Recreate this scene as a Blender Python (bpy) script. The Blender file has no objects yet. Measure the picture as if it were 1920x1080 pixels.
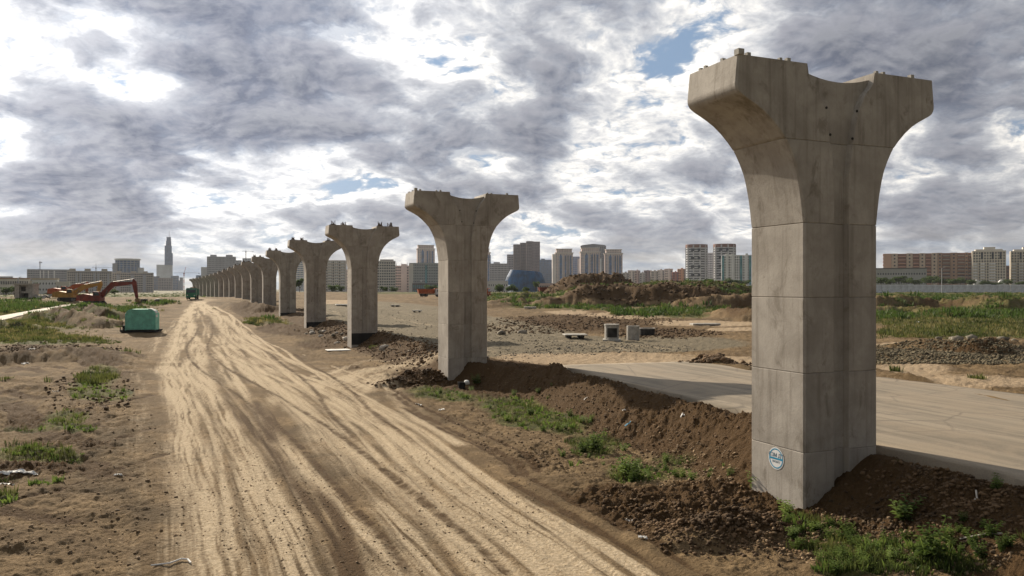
import bpy, math, random
import numpy as np
from mathutils import Vector, Matrix

# ------------------------------------------------------------------ camera, sky, sun
scene = bpy.context.scene
C = scene.collection
F = 1493.0          # focal length in photo pixels (28 mm equivalent)
H = 5.8             # camera height above the building site
cam_d = bpy.data.cameras.new('camera'); cam = bpy.data.objects.new('camera', cam_d); C.objects.link(cam)
cam.location = (0, 0, H); cam.rotation_euler = (math.radians(90), 0, 0)
cam_d.sensor_width = 36; cam_d.lens = 36 * F / 1920; cam_d.clip_start = .1; cam_d.clip_end = 20000
scene.camera = cam
SUN_EL = math.radians(26); SUN_AZ = math.radians(-34.5)      # azimuth from +Y towards +X
SUN = Vector((math.sin(SUN_AZ)*math.cos(SUN_EL), math.cos(SUN_AZ)*math.cos(SUN_EL), math.sin(SUN_EL)))
sd = bpy.data.lights.new('sun', 'SUN'); sd.energy = 5.0; sd.angle = math.radians(.6); sd.color = (1, .87, .69)
so = bpy.data.objects.new('sun', sd); C.objects.link(so)
so.rotation_euler = SUN.to_track_quat('Z', 'Y').to_euler(); so.location = (-200, 300, 200)
scene.view_settings.view_transform = 'Standard'; scene.view_settings.look = 'None'
scene.view_settings.exposure = 0.60; scene.view_settings.gamma = 1; scene.view_settings.use_curve_mapping = False
scene.cycles.max_bounces = 5; scene.cycles.diffuse_bounces = 3; scene.cycles.volume_bounces = 0
scene.cycles.use_denoising = True

class NT:
    """small helper to write node trees"""
    def __init__(s, tree): s.t = tree; s.n = tree.nodes; s.l = tree.links
    def new(s, kind, **kw):
        n = s.n.new(kind)
        for k, v in kw.items(): setattr(n, k, v)
        return n
    def put(s, sock, v):
        if isinstance(v, bpy.types.NodeSocket): s.l.new(v, sock)
        else:
            if hasattr(sock.default_value, '__len__') and not hasattr(v, '__len__'): v = (v,)*len(sock.default_value)
            if hasattr(v, '__len__') and len(v) == 3 and len(sock.default_value) == 4: v = (*v, 1)
            sock.default_value = v
    def m(s, op, a, b=0.0, c=0.0, clamp=False):
        n = s.new('ShaderNodeMath', operation=op, use_clamp=clamp)
        for i, v in enumerate((a, b, c)): s.put(n.inputs[i], v)
        return n.outputs[0]
    def add(s, a, b): return s.m('ADD', a, b)
    def mul(s, a, b): return s.m('MULTIPLY', a, b)
    def sub(s, a, b): return s.m('SUBTRACT', a, b)
    def v(s, op, a, b=(0, 0, 0), sc=1.0):
        n = s.new('ShaderNodeVectorMath', operation=op)
        s.put(n.inputs[0], a); s.put(n.inputs[1], b)
        if op == 'SCALE': s.put(n.inputs[3], sc)
        return n.outputs[1] if op in ('DOT_PRODUCT', 'LENGTH', 'DISTANCE') else n.outputs[0]
    def rng(s, x, a, b, c=0.0, d=1.0, smooth=True):
        n = s.new('ShaderNodeMapRange', interpolation_type='SMOOTHSTEP' if smooth else 'LINEAR')
        for i, v in enumerate((x, a, b, c, d)): s.put(n.inputs[i], v)
        return n.outputs[0]
    def mix(s, f, a, b, mode='MIX'):
        n = s.new('ShaderNodeMix', data_type='RGBA', blend_type=mode)
        s.put(n.inputs[0], f); s.put(n.inputs[6], a); s.put(n.inputs[7], b)
        return n.outputs[2]
    def noise(s, vec, scale, detail=4, rough=.5, dist=0.0, lac=2.0):
        n = s.new('ShaderNodeTexNoise'); s.put(n.inputs['Vector'], vec)
        for k, v in (('Scale', scale), ('Detail', detail), ('Roughness', rough), ('Distortion', dist), ('Lacunarity', lac)): s.put(n.inputs[k], v)
        return n.outputs[0]
    def xyz(s, vec):
        n = s.new('ShaderNodeSeparateXYZ'); s.put(n.inputs[0], vec); return n.outputs
    def vec(s, x, y, z):
        n = s.new('ShaderNodeCombineXYZ')
        for i, q in enumerate((x, y, z)): s.put(n.inputs[i], q)
        return n.outputs[0]

def pdir(u, v):
    d = Vector(((u-960)/F, 1, (540-v)/F)); return d.normalized()

world = bpy.data.worlds.new('World'); scene.world = world; world.use_nodes = True
t = NT(world.node_tree); t.n.clear()
gen = t.new('ShaderNodeTexCoord').outputs['Generated']
dirn = t.v('NORMALIZE', gen)
dx, dy, dz = t.xyz(dirn)
sky = t.new('ShaderNodeTexSky', sky_type='NISHITA', sun_disc=False, sun_elevation=SUN_EL, sun_rotation=SUN_AZ, altitude=300, air_density=1.0, dust_density=1.2, ozone_density=1.5)
zc = t.add(t.m('MAXIMUM', dz, 0.0), .30)
Px = t.m('DIVIDE', dx, zc); Py = t.m('DIVIDE', dy, zc)
P = t.vec(Px, Py, 0.0)
warp = t.new('ShaderNodeTexNoise'); t.put(warp.inputs['Vector'], P); warp.inputs['Scale'].default_value = 3.2; warp.inputs['Detail'].default_value = 5
P2 = t.v('ADD', P, t.v('SCALE', t.v('SUBTRACT', warp.outputs[1], (.5, .5, .5)), sc=.16))
def dens(p, det=12):
    big = t.noise(p, 2.0, 3, .5, 0.0); mid = t.noise(p, 4.6, det, .62, 0.0)
    puff = t.m('ABSOLUTE', t.sub(t.noise(p, 7.5, max(det-4, 2), .55, 0.0), .5))          # rounded, cauliflower-like edges
    return t.add(t.add(t.mul(big, .60), t.mul(mid, .56)), t.m('MULTIPLY_ADD', puff, .42, -.098))
d0 = dens(P2)
sdir = Vector((SUN.x/(SUN.z+.30), SUN.y/(SUN.z+.30), 0))
tos = tuple((sdir-Vector((0, 2.0, 0))).normalized())
d1 = dens(t.v('ADD', P2, t.v('SCALE', tos, sc=.022)), 11)
d2 = dens(t.v('ADD', P2, t.v('SCALE', tos, sc=.09)), 5)
# the large masses of cloud and the gaps, each at its bearing and height in the sky
blobs = [  # u, v, radius px, weight
    (480, 60, 120, .09), (600, 110, 110, .10), (660, 160, 90, .08), (470, 190, 90, .09), (490, 270, 80, .09), (370, 60, 70, .07), (560, 210, 80, .05), (330, 280, 70, .06), (380, 130, 30, .05),
    (900, 290, 100, .09), (1050, 310, 80, .07), (740, 300, 80, .06), (620, 370, 70, .05), (60, 250, 100, .08), (30, 200, 60, .03), (170, 290, 80, .04), (200, 345, 100, .08), (300, 350, 60, .05), (100, 425, 110, .12), (220, 400, 70, .07), (420, 425, 60, .07), (560, 440, 80, .04), (40, 460, 60, .05),
    (1400, 20, 110, .04), (1650, 20, 130, .07), (1830, 60, 150, .08), (1860, 220, 120, .10), (1050, 140, 80, .06), (1790, 370, 90, .08), (1250, 440, 120, .06), (1150, 400, 70, .03), (740, 40, 70, .06), (980, 60, 60, .03), (1250, 250, 110, .05), (1000, 250, 60, .05),
    (120, 60, 140, -.03), (290, 150, 70, -.045), (110, 150, 100, -.02), (330, 220, 50, -.04), (560, 330, 40, -.06), (740, 215, 50, -.06), (1060, 80, 50, -.06), (950, 335, 45, -.07), (330, 40, 50, -.03), (640, 395, 40, -.05),
    (860, 130, 70, -.06), (1150, 230, 60, -.04), (1180, 345, 90, -.05), (1560, 330, 60, -.05), (1700, 300, 50, -.06), (40, 340, 50, -.04), (400, 400, 50, -.04), (1100, 350, 60, -.05)]
bs = None
for (u, v, r, w) in blobs:
    d = t.v('DOT_PRODUCT', dirn, tuple(pdir(u, v)))
    b = t.rng(d, math.cos(math.atan(r*1.45/F)), 1.0, 0.0, w*.64, smooth=False)
    bs = b if bs is None else t.add(bs, b)
dd0 = t.add(d0, bs)
light = t.m('MULTIPLY_ADD', t.add(t.mul(t.sub(d0, d1), 1.5), t.mul(t.sub(d0, d2), .55)), 4.2, .5, clamp=True)      # sides of the clouds that face the sun are brighter
cover = t.rng(dd0, .39, .462)
sunny = t.v('DOT_PRODUCT', dirn, tuple(SUN))
glow = t.rng(sunny, .80, 1.0); away = t.rng(sunny, -.30, .78, .30, 1.0)
ramp = t.new('ShaderNodeValToRGB'); t.l.new(dd0, ramp.inputs[0])
el = ramp.color_ramp.elements
el[0].position = .46; el[0].color = (.86, .845, .82, 1); el[1].position = .72; el[1].color = (.195, .210, .252, 1)
for p_, c_ in ((.486, (.84, .83, .81)), (.515, (.55, .565, .60)), (.555, (.325, .345, .395)), (.62, (.235, .25, .30))):
    e = el.new(p_); e.color = (*c_, 1)
cl = t.mix(1.0, ramp.outputs[0], t.mix(light, (.62, .66, .74), (1.62, 1.56, 1.46)), 'MULTIPLY')
cl = t.v('SCALE', cl, sc=t.m('MULTIPLY_ADD', glow, .45, .95))
nish = t.v('SCALE', sky.outputs[0], sc=.05)
blue = t.mix(.75, nish, (.28, .41, .60))
blue = t.v('SCALE', blue, sc=t.m('MULTIPLY_ADD', glow, .4, .95))
col = t.mix(cover, blue, cl)
# streaks of far cloud seen edge-on, low over the horizon
az = t.m('DIVIDE', dx, t.m('MAXIMUM', dy, .15))
band = t.noise(t.vec(t.mul(az, 4.0), t.mul(dz, 38.0), 3.7), 1.0, 8, .6, .5)
lowc = t.mix(t.rng(band, .38, .64), (.27, .37, .49), (.84, .79, .70))
low = t.rng(dz, -.01, .085, 1.0, 0.0)
col = t.mix(t.mul(low, .70), col, lowc)
col = t.mix(t.rng(dz, -.01, .03, .4, 0.0), col, (.60, .60, .56))
col = t.mix(t.rng(dz, -.04, -.005, 1.0, 0.0), col, (.16, .14, .11))
col = t.v('SCALE', col, sc=t.mul(away, 7.4))
bg = t.new('ShaderNodeBackground'); t.l.new(col, bg.inputs[0]); bg.inputs[1].default_value = .1
out = t.new('ShaderNodeOutputWorld'); t.l.new(bg.outputs[0], out.inputs[0])

# ------------------------------------------------------------------ helpers
random.seed(7); rs = np.random.RandomState(11)
NTAB = rs.rand(512, 512).astype(np.float32)
def vnoise(x, y):
    xi = np.floor(x).astype(np.int64); yi = np.floor(y).astype(np.int64)
    fx = (x-xi); fy = (y-yi); fx = fx*fx*(3-2*fx); fy = fy*fy*(3-2*fy)
    a = NTAB[xi & 511, yi & 511]; b = NTAB[(xi+1) & 511, yi & 511]; c = NTAB[xi & 511, (yi+1) & 511]; d = NTAB[(xi+1) & 511, (yi+1) & 511]
    return (a*(1-fx)+b*fx)*(1-fy)+(c*(1-fx)+d*fx)*fy
def fbm(x, y, n=4, g=.5):
    s = 0; a = 1; tot = 0
    for i in range(n):
        s = s+a*vnoise(x+17.3*i, y-9.1*i); tot += a; a *= g
        x, y = (x*.8-y*.6)*2.03, (x*.6+y*.8)*2.03
    return s/tot
def sst(a, b, x):
    t_ = np.clip((x-a)/(b-a), 0, 1); return t_*t_*(3-2*t_)
def lerp_ext(x, xp, fp):
    xp = np.asarray(xp, float); fp = np.asarray(fp, float)
    o = np.argsort(xp); xp = xp[o]; fp = fp[o]
    r = np.interp(x, xp, fp)
    r = np.where(x < xp[0], fp[0]+(x-xp[0])*(fp[1]-fp[0])/(xp[1]-xp[0]), r)
    return r
def tag(o, label=None, cat=None, group=None, kind=None):
    for k, v in (('label', label), ('category', cat), ('group', group), ('kind', kind)):
        if v: o[k] = v
    return o
def link(name, me, mat=None, parent=None, loc=None):
    if mat is not None:
        me.materials.clear()
        for m_ in (mat if isinstance(mat, (list, tuple)) else [mat]): me.materials.append(m_)
    o = bpy.data.objects.new(name, me); C.objects.link(o)
    if parent is not None: o.parent = parent
    if loc is not None: o.location = loc
    return o
def empty(name, loc, rz=0, label=None, cat=None, group=None):
    o = bpy.data.objects.new(name, None); C.objects.link(o); o.location = loc; o.rotation_euler = (0, 0, rz); o.empty_display_size = .3
    return tag(o, label, cat, group)
def np_mesh(name, verts, faces, smooth=False):
    me = bpy.data.meshes.new(name); verts = np.asarray(verts, np.float32); faces = np.asarray(faces, np.int32)
    k = faces.shape[1]
    me.vertices.add(len(verts)); me.vertices.foreach_set('co', verts.ravel())
    me.loops.add(faces.size); me.loops.foreach_set('vertex_index', faces.ravel())
    me.polygons.add(len(faces)); me.polygons.foreach_set('loop_start', np.arange(0, faces.size, k, dtype=np.int32))
    if smooth: me.polygons.foreach_set('use_smooth', np.ones(len(faces), bool))
    me.update(calc_edges=True); me.validate()
    return me
class MB:
    def __init__(s): s.v = []; s.f = []
    def poly(s, vs, fs):
        n = len(s.v); s.v += [tuple(p) for p in vs]; s.f += [tuple(i+n for i in f) for f in fs]; return s
    def box(s, x0, x1, y0, y1, z0, z1):
        return s.poly([(x0,y0,z0),(x1,y0,z0),(x1,y1,z0),(x0,y1,z0),(x0,y0,z1),(x1,y0,z1),(x1,y1,z1),(x0,y1,z1)],
                      [(0,3,2,1),(4,5,6,7),(0,1,5,4),(1,2,6,5),(2,3,7,6),(3,0,4,7)])
    def prism(s, pts, y0, y1):          # outline in x,z swept along y
        n = len(pts)
        vs = [(x, y0, z) for x, z in pts]+[(x, y1, z) for x, z in pts]
        fs = [tuple(range(n)), tuple(range(2*n-1, n-1, -1))]+[(i, i+n, (i+1) % n+n, (i+1) % n) for i in range(n)]
        return s.poly(vs, fs)
    def plan(s, pts, z0, z1):           # outline in x,y raised from z0 to z1
        n = len(pts)
        vs = [(x, y, z0) for x, y in pts]+[(x, y, z1) for x, y in pts]
        fs = [tuple(range(n-1, -1, -1)), tuple(range(n, 2*n))]+[(i, (i+1) % n, (i+1) % n+n, i+n) for i in range(n)]
        return s.poly(vs, fs)
    def bar(s, a, b, r, n=4, r2=None):
        a = Vector(a); b = Vector(b); d = (b-a).normalized(); r2 = r if r2 is None else r2
        up = Vector((0, 0, 1)) if abs(d.z) < .9 else Vector((1, 0, 0))
        p = d.cross(up).normalized(); q = d.cross(p)
        vs = [a+(p*math.cos(k*2*math.pi/n+math.pi/4)+q*math.sin(k*2*math.pi/n+math.pi/4))*r for k in range(n)]
        vs += [b+(p*math.cos(k*2*math.pi/n+math.pi/4)+q*math.sin(k*2*math.pi/n+math.pi/4))*r2 for k in range(n)]
        return s.poly(vs, [tuple(range(n)), tuple(range(2*n-1, n-1, -1))]+[(i, i+n, (i+1) % n+n, (i+1) % n) for i in range(n)])
    def lathe(s, prof, n=24, c=(0, 0, 0), axis='z'):
        vs = []
        for r, z in prof:
            for k in range(n):
                a = 2*math.pi*k/n; x, y = r*math.cos(a), r*math.sin(a)
                vs.append((c[0]+x, c[1]+y, c[2]+z) if axis == 'z' else (c[0]+x, c[1]+z, c[2]+y))
        fs = [tuple(range(n-1, -1, -1)), tuple(range((len(prof)-1)*n, len(prof)*n))]
        for j in range(len(prof)-1):
            fs += [(j*n+k, j*n+(k+1) % n, (j+1)*n+(k+1) % n, (j+1)*n+k) for k in range(n)]
        return s.poly(vs, fs)
    def mesh(s, name):
        me = bpy.data.meshes.new(name); me.from_pydata(s.v, [], s.f); me.update()
        return me
    def build(s, name, mat, parent=None, loc=None, smooth=None, kind=None, bevel=0):
        me = s.mesh(name)
        import bmesh
        bm = bmesh.new(); bm.from_mesh(me); bmesh.ops.recalc_face_normals(bm, faces=bm.faces)
        if bevel:
            bmesh.ops.bevel(bm, geom=bm.edges[:], offset=bevel, segments=1, affect='EDGES', clamp_overlap=True)
        bm.to_mesh(me); bm.free()
        if smooth is not None:
            for p in me.polygons: p.use_smooth = True
            me.set_sharp_from_angle(angle=math.radians(smooth))
        o = link(name, me, mat, parent, loc)
        if kind: o['kind'] = kind
        return o

def scatter(name, tv, tf, pos, rz, sc, mat, parent=None, kind='stuff', tilt=None, smooth=False):
    tv = np.asarray(tv, float); N = len(pos)
    sc = np.asarray(sc, float); sc = sc[:, None]*np.ones(3) if sc.ndim == 1 else sc
    c, s = np.cos(rz)[:, None], np.sin(rz)[:, None]
    p = tv[None]*sc[:, None, :] if tv.ndim == 2 else tv*sc[:, None, :]
    x = p[..., 0]*c-p[..., 1]*s; y = p[..., 0]*s+p[..., 1]*c; z = p[..., 2]
    V = np.stack([x+pos[:, 0:1], y+pos[:, 1:2], z+pos[:, 2:3]], -1)
    n = p.shape[1]
    Fc = (np.asarray(tf)[None]+(np.arange(N)*n)[:, None, None]).reshape(-1, len(tf[0]))
    o = link(name, np_mesh(name, V.reshape(-1, 3), Fc, smooth), mat, parent)
    if kind: o['kind'] = kind
    return o
def ico(sub=0):
    import bmesh
    bm = bmesh.new(); bmesh.ops.create_icosphere(bm, subdivisions=sub+1, radius=1)
    v = np.array([x.co[:] for x in bm.verts]); f = np.array([[q.index for q in p.verts] for p in bm.faces]); bm.free()
    return v, f

# ------------------------------------------------------------------ materials
def material(name, color=(.5, .5, .5), rough=.8, metal=0.0, var=.15, scale=1.5, bump=0.0, bscale=20, spec=.3, stretch=(1, 1, 1), dirt=None):
    m = bpy.data.materials.new(name); m.use_nodes = True; q = NT(m.node_tree); b = q.n['Principled BSDF']
    co = q.new('ShaderNodeTexCoord').outputs['Object']
    n = q.noise(q.v('MULTIPLY', co, stretch), scale, 5, .6)
    dark = tuple(c*(1-var*2) for c in color); lite = tuple(min(1, c*(1+var*1.6)) for c in color)
    col = q.mix(q.rng(n, .3, .7), dark, lite)
    if dirt: col = q.mix(q.rng(q.noise(co, scale*2.3, 6, .7), .52, .70), col, dirt)
    q.put(b.inputs['Base Color'], col); b.inputs['Roughness'].default_value = rough; b.inputs['Metallic'].default_value = metal
    b.inputs['Specular IOR Level'].default_value = spec
    if bump:
        bp = q.new('ShaderNodeBump'); bp.inputs['Strength'].default_value = .6; bp.inputs['Distance'].default_value = bump
        q.put(bp.inputs['Height'], q.noise(co, bscale, 5, .6)); q.l.new(bp.outputs[0], b.inputs['Normal'])
    return m

def concrete_material():
    m = bpy.data.materials.new('pier_concrete'); m.use_nodes = True; q = NT(m.node_tree); b = q.n['Principled BSDF']
    tc = q.new('ShaderNodeTexCoord').outputs['Object']
    rnd = q.new('ShaderNodeObjectInfo').outputs['Random']
    co = q.v('ADD', tc, q.vec(q.mul(rnd, 17.0), q.mul(rnd, 31.0), 0.0))
    st = q.noise(q.v('MULTIPLY', co, (5, 5, .22)), 1.0, 5, .62)
    st2 = q.noise(q.v('MULTIPLY', co, (17, 17, .5)), 1.0, 3, .6)
    bl = q.noise(co, .9, 6, .62, .4)
    fi = q.noise(co, 14, 5, .7); md = q.noise(q.v('MULTIPLY', co, (1, 1, .6)), 3.4, 6, .68, .1)
    col = q.mix(q.rng(bl, .30, .72), (.30, .272, .238), (.455, .420, .374))
    col = q.mix(q.mul(q.rng(st, .48, .72), .46), col, (.135, .112, .090))
    col = q.mix(q.mul(q.rng(st2, .52, .75), .20), col, (.42, .385, .335))
    col = q.mix(q.mul(q.rng(q.noise(q.v('MULTIPLY', co, (1.4, 1.4, .9)), 1.0, 7, .7, .6), .54, .68), .60), col, (.125, .102, .075))
    col = q.mix(q.mul(q.rng(md, .48, .70), .26), col, (.20, .178, .150))
    col = q.mix(q.rng(fi, .3, .7, 0, .30), col, (.33, .30, .255))
    # board marks: faint horizontal lines between form sheets
    z = q.xyz(tc)[2]
    hs = q.m('ABSOLUTE', q.sub(q.m('FRACT', q.mul(z, .5)), .5))
    col = q.mix(q.rng(hs, .0, .012, .0, 0.0), col, (.1, .08, .06))
    tint = q.m('MULTIPLY_ADD', rnd, .08, .96)
    col = q.v('SCALE', col, sc=tint)
    q.put(b.inputs['Base Color'], col); b.inputs['Roughness'].default_value = .82; b.inputs['Specular IOR Level'].default_value = .25
    pits = q.rng(q.noise(co, 38, 2, .5), .66, .74)
    bp = q.new('ShaderNodeBump'); bp.inputs['Strength'].default_value = .5; bp.inputs['Distance'].default_value = .012
    q.put(bp.inputs['Height'], q.sub(q.add(q.mul(bl, 1.2), fi), pits)); q.l.new(bp.outputs[0], b.inputs['Normal'])
    return m

def ground_material():
    m = bpy.data.materials.new('site_ground'); m.use_nodes = True; q = NT(m.node_tree); b = q.n['Principled BSDF']
    pos = q.new('ShaderNodeNewGeometry').outputs['Position']
    A = q.new('ShaderNodeVertexColor', layer_name='mask_a'); B = q.new('ShaderNodeVertexColor', layer_name='mask_b')
    a = q.new('ShaderNodeSeparateColor'); q.l.new(A.outputs[0], a.inputs[0]); bb = q.new('ShaderNodeSeparateColor'); q.l.new(B.outputs[0], bb.inputs[0])
    lightm, grass, dark = a.outputs; gravel, sand, stone = bb.outputs
    n1 = q.noise(pos, .35, 6, .65); n2 = q.noise(pos, 2.2, 7, .7, .3); n3 = q.noise(pos, 13, 5, .7); n4 = q.noise(pos, 55, 3, .7); n5 = q.noise(pos, 6.0, 4, .75, .6)
    nn = q.add(q.mul(n2, .55), q.mul(n3, .45))
    def th(mask, n, k=.9, lo=.38, hi=.62): return q.rng(q.add(mask, q.mul(q.sub(n, .5), k)), lo, hi)
    base = q.mix(q.rng(nn, .35, .65), (.128, .085, .042), (.300, .212, .118))
    base = q.mix(q.rng(n1, .36, .60, 0, .75), base, (.118, .080, .043))
    base = q.mix(q.rng(q.noise(pos, .12, 5, .7, 1.0), .50, .62, 0, .6), base, (.080, .056, .030))
    base = q.mix(q.mul(q.rng(n3, .58, .70), .5), base, (.085, .055, .030))
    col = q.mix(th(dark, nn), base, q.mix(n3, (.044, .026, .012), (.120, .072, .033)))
    col = q.mix(th(gravel, nn, .5), col, q.mix(q.rng(q.add(q.mul(n4, .6), q.mul(n3, .4)), .35, .65), (.105, .086, .056), (.250, .212, .148)))
    col = q.mix(th(sand, nn, .6), col, q.mix(nn, (.27, .195, .12), (.47, .365, .25)))
    lm = q.m('MULTIPLY', th(lightm, q.add(q.mul(n3, .6), q.mul(n2, .4)), .55, .25, .95), 1.0)
    col = q.mix(lm, col, q.mix(q.rng(n3, .3, .7), (.375, .288, .185), (.580, .475, .335)))
    gcol = q.mix(q.rng(n2, .35, .65), (.040, .046, .016), (.110, .108, .036))
    gcol = q.mix(q.rng(n1, .45, .65, 0, .7), gcol, (.19, .165, .065))
    gcol = q.mix(q.rng(n3, .55, .70, 0, .6), gcol, (.030, .034, .012))
    col = q.mix(th(grass, nn, 1.0), col, gcol)
    col = q.mix(q.mul(q.rng(n5, .60, .72), .45), col, (.075, .050, .028))
    q.put(b.inputs['Base Color'], col); b.inputs['Roughness'].default_value = .95; b.inputs['Specular IOR Level'].default_value = .1
    bp = q.new('ShaderNodeBump'); bp.inputs['Strength'].default_value = 1.0; bp.inputs['Distance'].default_value = .10
    q.put(bp.inputs['Height'], q.add(q.add(q.mul(n3, .7), q.mul(n4, .22)), q.add(q.mul(n2, 1.2), q.mul(n5, .9)))); q.l.new(bp.outputs[0], b.inputs['Normal'])
    return m

def asphalt_material():
    m = bpy.data.materials.new('dusty_asphalt'); m.use_nodes = True; q = NT(m.node_tree); b = q.n['Principled BSDF']
    pos = q.new('ShaderNodeNewGeometry').outputs['Position']
    th_ = math.radians(22.5); c, s = math.cos(th_), math.sin(th_)
    x, y, z = q.xyz(pos)
    al = q.add(q.mul(x, -s), q.mul(y, c)); ac = q.add(q.mul(x, c), q.mul(y, s))
    st = q.noise(q.vec(q.mul(ac, 1.6), q.mul(al, .09), 0.0), 1.0, 6, .6, .3)
    fi = q.noise(pos, 30, 5, .75); bl = q.noise(pos, .35, 7, .7, .8); vo = q.new('ShaderNodeTexVoronoi', feature='DISTANCE_TO_EDGE'); q.put(vo.inputs['Vector'], q.v('ADD', pos, q.v('SCALE', q.vec(fi, bl, 0.0), sc=.6))); vo.inputs['Scale'].default_value = .22
    col = q.mix(q.rng(st, .35, .65), (.170, .144, .108), (.290, .244, .182))
    col = q.mix(q.rng(bl, .44, .60, 0, .55), col, (.285, .230, .165))
    col = q.mix(q.rng(bl, .30, .42, .55, 0.0), col, (.115, .100, .082))
    col = q.mix(q.rng(vo.outputs[0], .0, .010, .6, 0.0), col, (.07, .06, .05))
    col = q.mix(q.rng(fi, .42, .70, 0, .5), col, (.125, .108, .088))
    q.put(b.inputs['Base Color'], col); b.inputs['Roughness'].default_value = .85; b.inputs['Specular IOR Level'].default_value = .2
    bp = q.new('ShaderNodeBump'); bp.inputs['Strength'].default_value = .6; bp.inputs['Distance'].default_value = .01
    q.put(bp.inputs['Height'], fi); q.l.new(bp.outputs[0], b.inputs['Normal'])
    return m

def leaf_material(name, c0, c1, scale=3.0):
    m = bpy.data.materials.new(name); m.use_nodes = True; q = NT(m.node_tree); b = q.n['Principled BSDF']
    pos = q.new('ShaderNodeNewGeometry').outputs['Position']
    n = q.noise(pos, scale, 4, .7)
    q.put(b.inputs['Base Color'], q.mix(q.rng(n, .32, .68), c0, c1)); b.inputs['Roughness'].default_value = .7; b.inputs['Specular IOR Level'].default_value = .2
    tr = q.new('ShaderNodeBsdfTranslucent'); q.put(tr.inputs[0], q.mix(q.rng(n, .32, .68), tuple(c*1.6 for c in c0), tuple(c*1.6 for c in c1)))
    mx = q.new('ShaderNodeMixShader'); mx.inputs[0].default_value = .35
    q.l.new(b.outputs[0], mx.inputs[1]); q.l.new(tr.outputs[0], mx.inputs[2]); q.l.new(mx.outputs[0], q.n['Material Output'].inputs[0])
    return m

MAT = dict(
    conc=concrete_material(), ground=ground_material(), asphalt=asphalt_material(),
    clod=material('soil_clod', (.115, .072, .038), .95, var=.3, scale=1.2, bump=.02, bscale=40),
    clod_tan=material('dry_clod', (.22, .155, .092), .95, var=.25, scale=1.2),
    rubble=material('brown_rubble', (.120, .100, .062), .95, var=.35, scale=1.5),
    stone=material('rubble_stone', (.20, .175, .135), .9, var=.3, scale=1.0),
    pale=material('pale_rubble', (.42, .39, .34), .9, var=.25, scale=2),
    foot_black=material('foot_black', (.012, .012, .012), .5, var=.2),
    precast=material('precast_concrete', (.40, .385, .35), .85, var=.12, scale=2, bump=.01, dirt=(.22, .19, .15)),
    hole=material('dark_lining', (.035, .033, .03), .9, var=.2),
    teal=material('teal_paint', (.17, .48, .38), .7, var=.10, scale=1.2, dirt=(.12, .26, .19), spec=.35),
    canvas=material('white_tarp', (.62, .62, .60), .8, var=.1),
    black=material('black_rubber', (.02, .019, .018), .8, var=.2),
    steel=material('dull_steel', (.16, .15, .14), .5, .6, var=.2),
    red=material('faded_red_paint', (.20, .032, .020), .5, var=.18, scale=1.2, dirt=(.09, .035, .02)),
    orange=material('orange_paint', (.45, .11, .035), .5, var=.15, scale=1.0, dirt=(.26, .09, .04)),
    yellow=material('yellow_paint', (.46, .25, .05), .5, var=.12, scale=1.2, dirt=(.30, .17, .05)),
    green=material('green_paint', (.02, .17, .10), .5, var=.12, scale=1.0),
    glassd=material('dark_glass', (.03, .045, .06), .12, var=.2, spec=.6),
    tan=material('bucket_tan', (.26, .17, .08), .7, var=.2),
    white=material('white_paint', (.72, .72, .72), .5, var=.03),
    blue=material('blue_print', (.02, .25, .42), .5, var=.03),
    inkd=material('print_ink', (.08, .16, .22), .6, var=.03),
    litter=material('litter_white', (.70, .70, .68), .6, var=.06),
    rebar=material('rusty_rebar', (.12, .085, .06), .8, var=.3, scale=6),
    bark=material('bark', (.09, .07, .05), .9, var=.2),
    fence=material('fence_metal', (.76, .78, .82), .5, .0, var=.1, scale=.7),
    fencep=material('fence_post', (.22, .23, .24), .6, .3),
    grass=leaf_material('grass_blade', (.028, .042, .012), (.095, .105, .030), .35),
    drygrass=leaf_material('dry_grass_blade', (.085, .085, .03), (.19, .165, .07), .4),
    weed=leaf_material('weed_leaf', (.045, .078, .016), (.135, .185, .042), 2),
    tree=leaf_material('tree_leaf', (.022, .045, .010), (.075, .115, .025), .5),
)

# ------------------------------------------------------------------ the lie of the land
XCY = [0, 7, 13.3, 18.3, 22.1, 28.1, 36.8, 45.1, 49.5, 52]; XCX = [18.1, 15.3, 13.1, 11.1, 9.75, 7.9, 4.7, 1.7, -1.0, -2.5]
def g0(X, Y):
    """smooth lie of the land: the road and gravel bed right of the piers lie on a low embankment"""
    xc = np.where(Y < 52, np.interp(Y, XCY, XCX), -1.6-(Y-49.9)*.414)
    w = sst(xc-3.1, xc+.35, X)
    zl = np.interp(Y, [0, 95, 115, 131, 160, 190, 220, 263, 330, 500, 900], [0, 0, .45, 1.1, 1.5, 2.1, 2.9, 2.6, 1.6, .8, 0])
    zr = np.interp(Y, [0, 60, 95, 131, 160, 190, 220, 263, 330, 420, 900], [1.4, 1.4, 1.5, 1.7, 1.9, 2.2, 2.7, 3.1, 4.1, 2.5, 0])
    return zl*(1-w)+zr*w
def p2g(u, v, dz=0.0):
    """photo pixel -> point on the smooth ground (dz above it)"""
    k = (u-960)/F; Y = H*F/max(v-540, 6)
    for _ in range(60):
        z = float(g0(np.array(k*Y), np.array(Y)))+dz
        Yn = max(3.0, (H-z)*F/max(v-540, 4)); Y = .6*Y+.4*Yn
    return k*Y, Y
def line(pts, dz=0.0): return [p2g(u, v, dz) for u, v in pts]
_LN = {}
def LN(pts):
    k = tuple(pts)
    if k not in _LN: _LN[k] = line(pts)
    return _LN[k]

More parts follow.
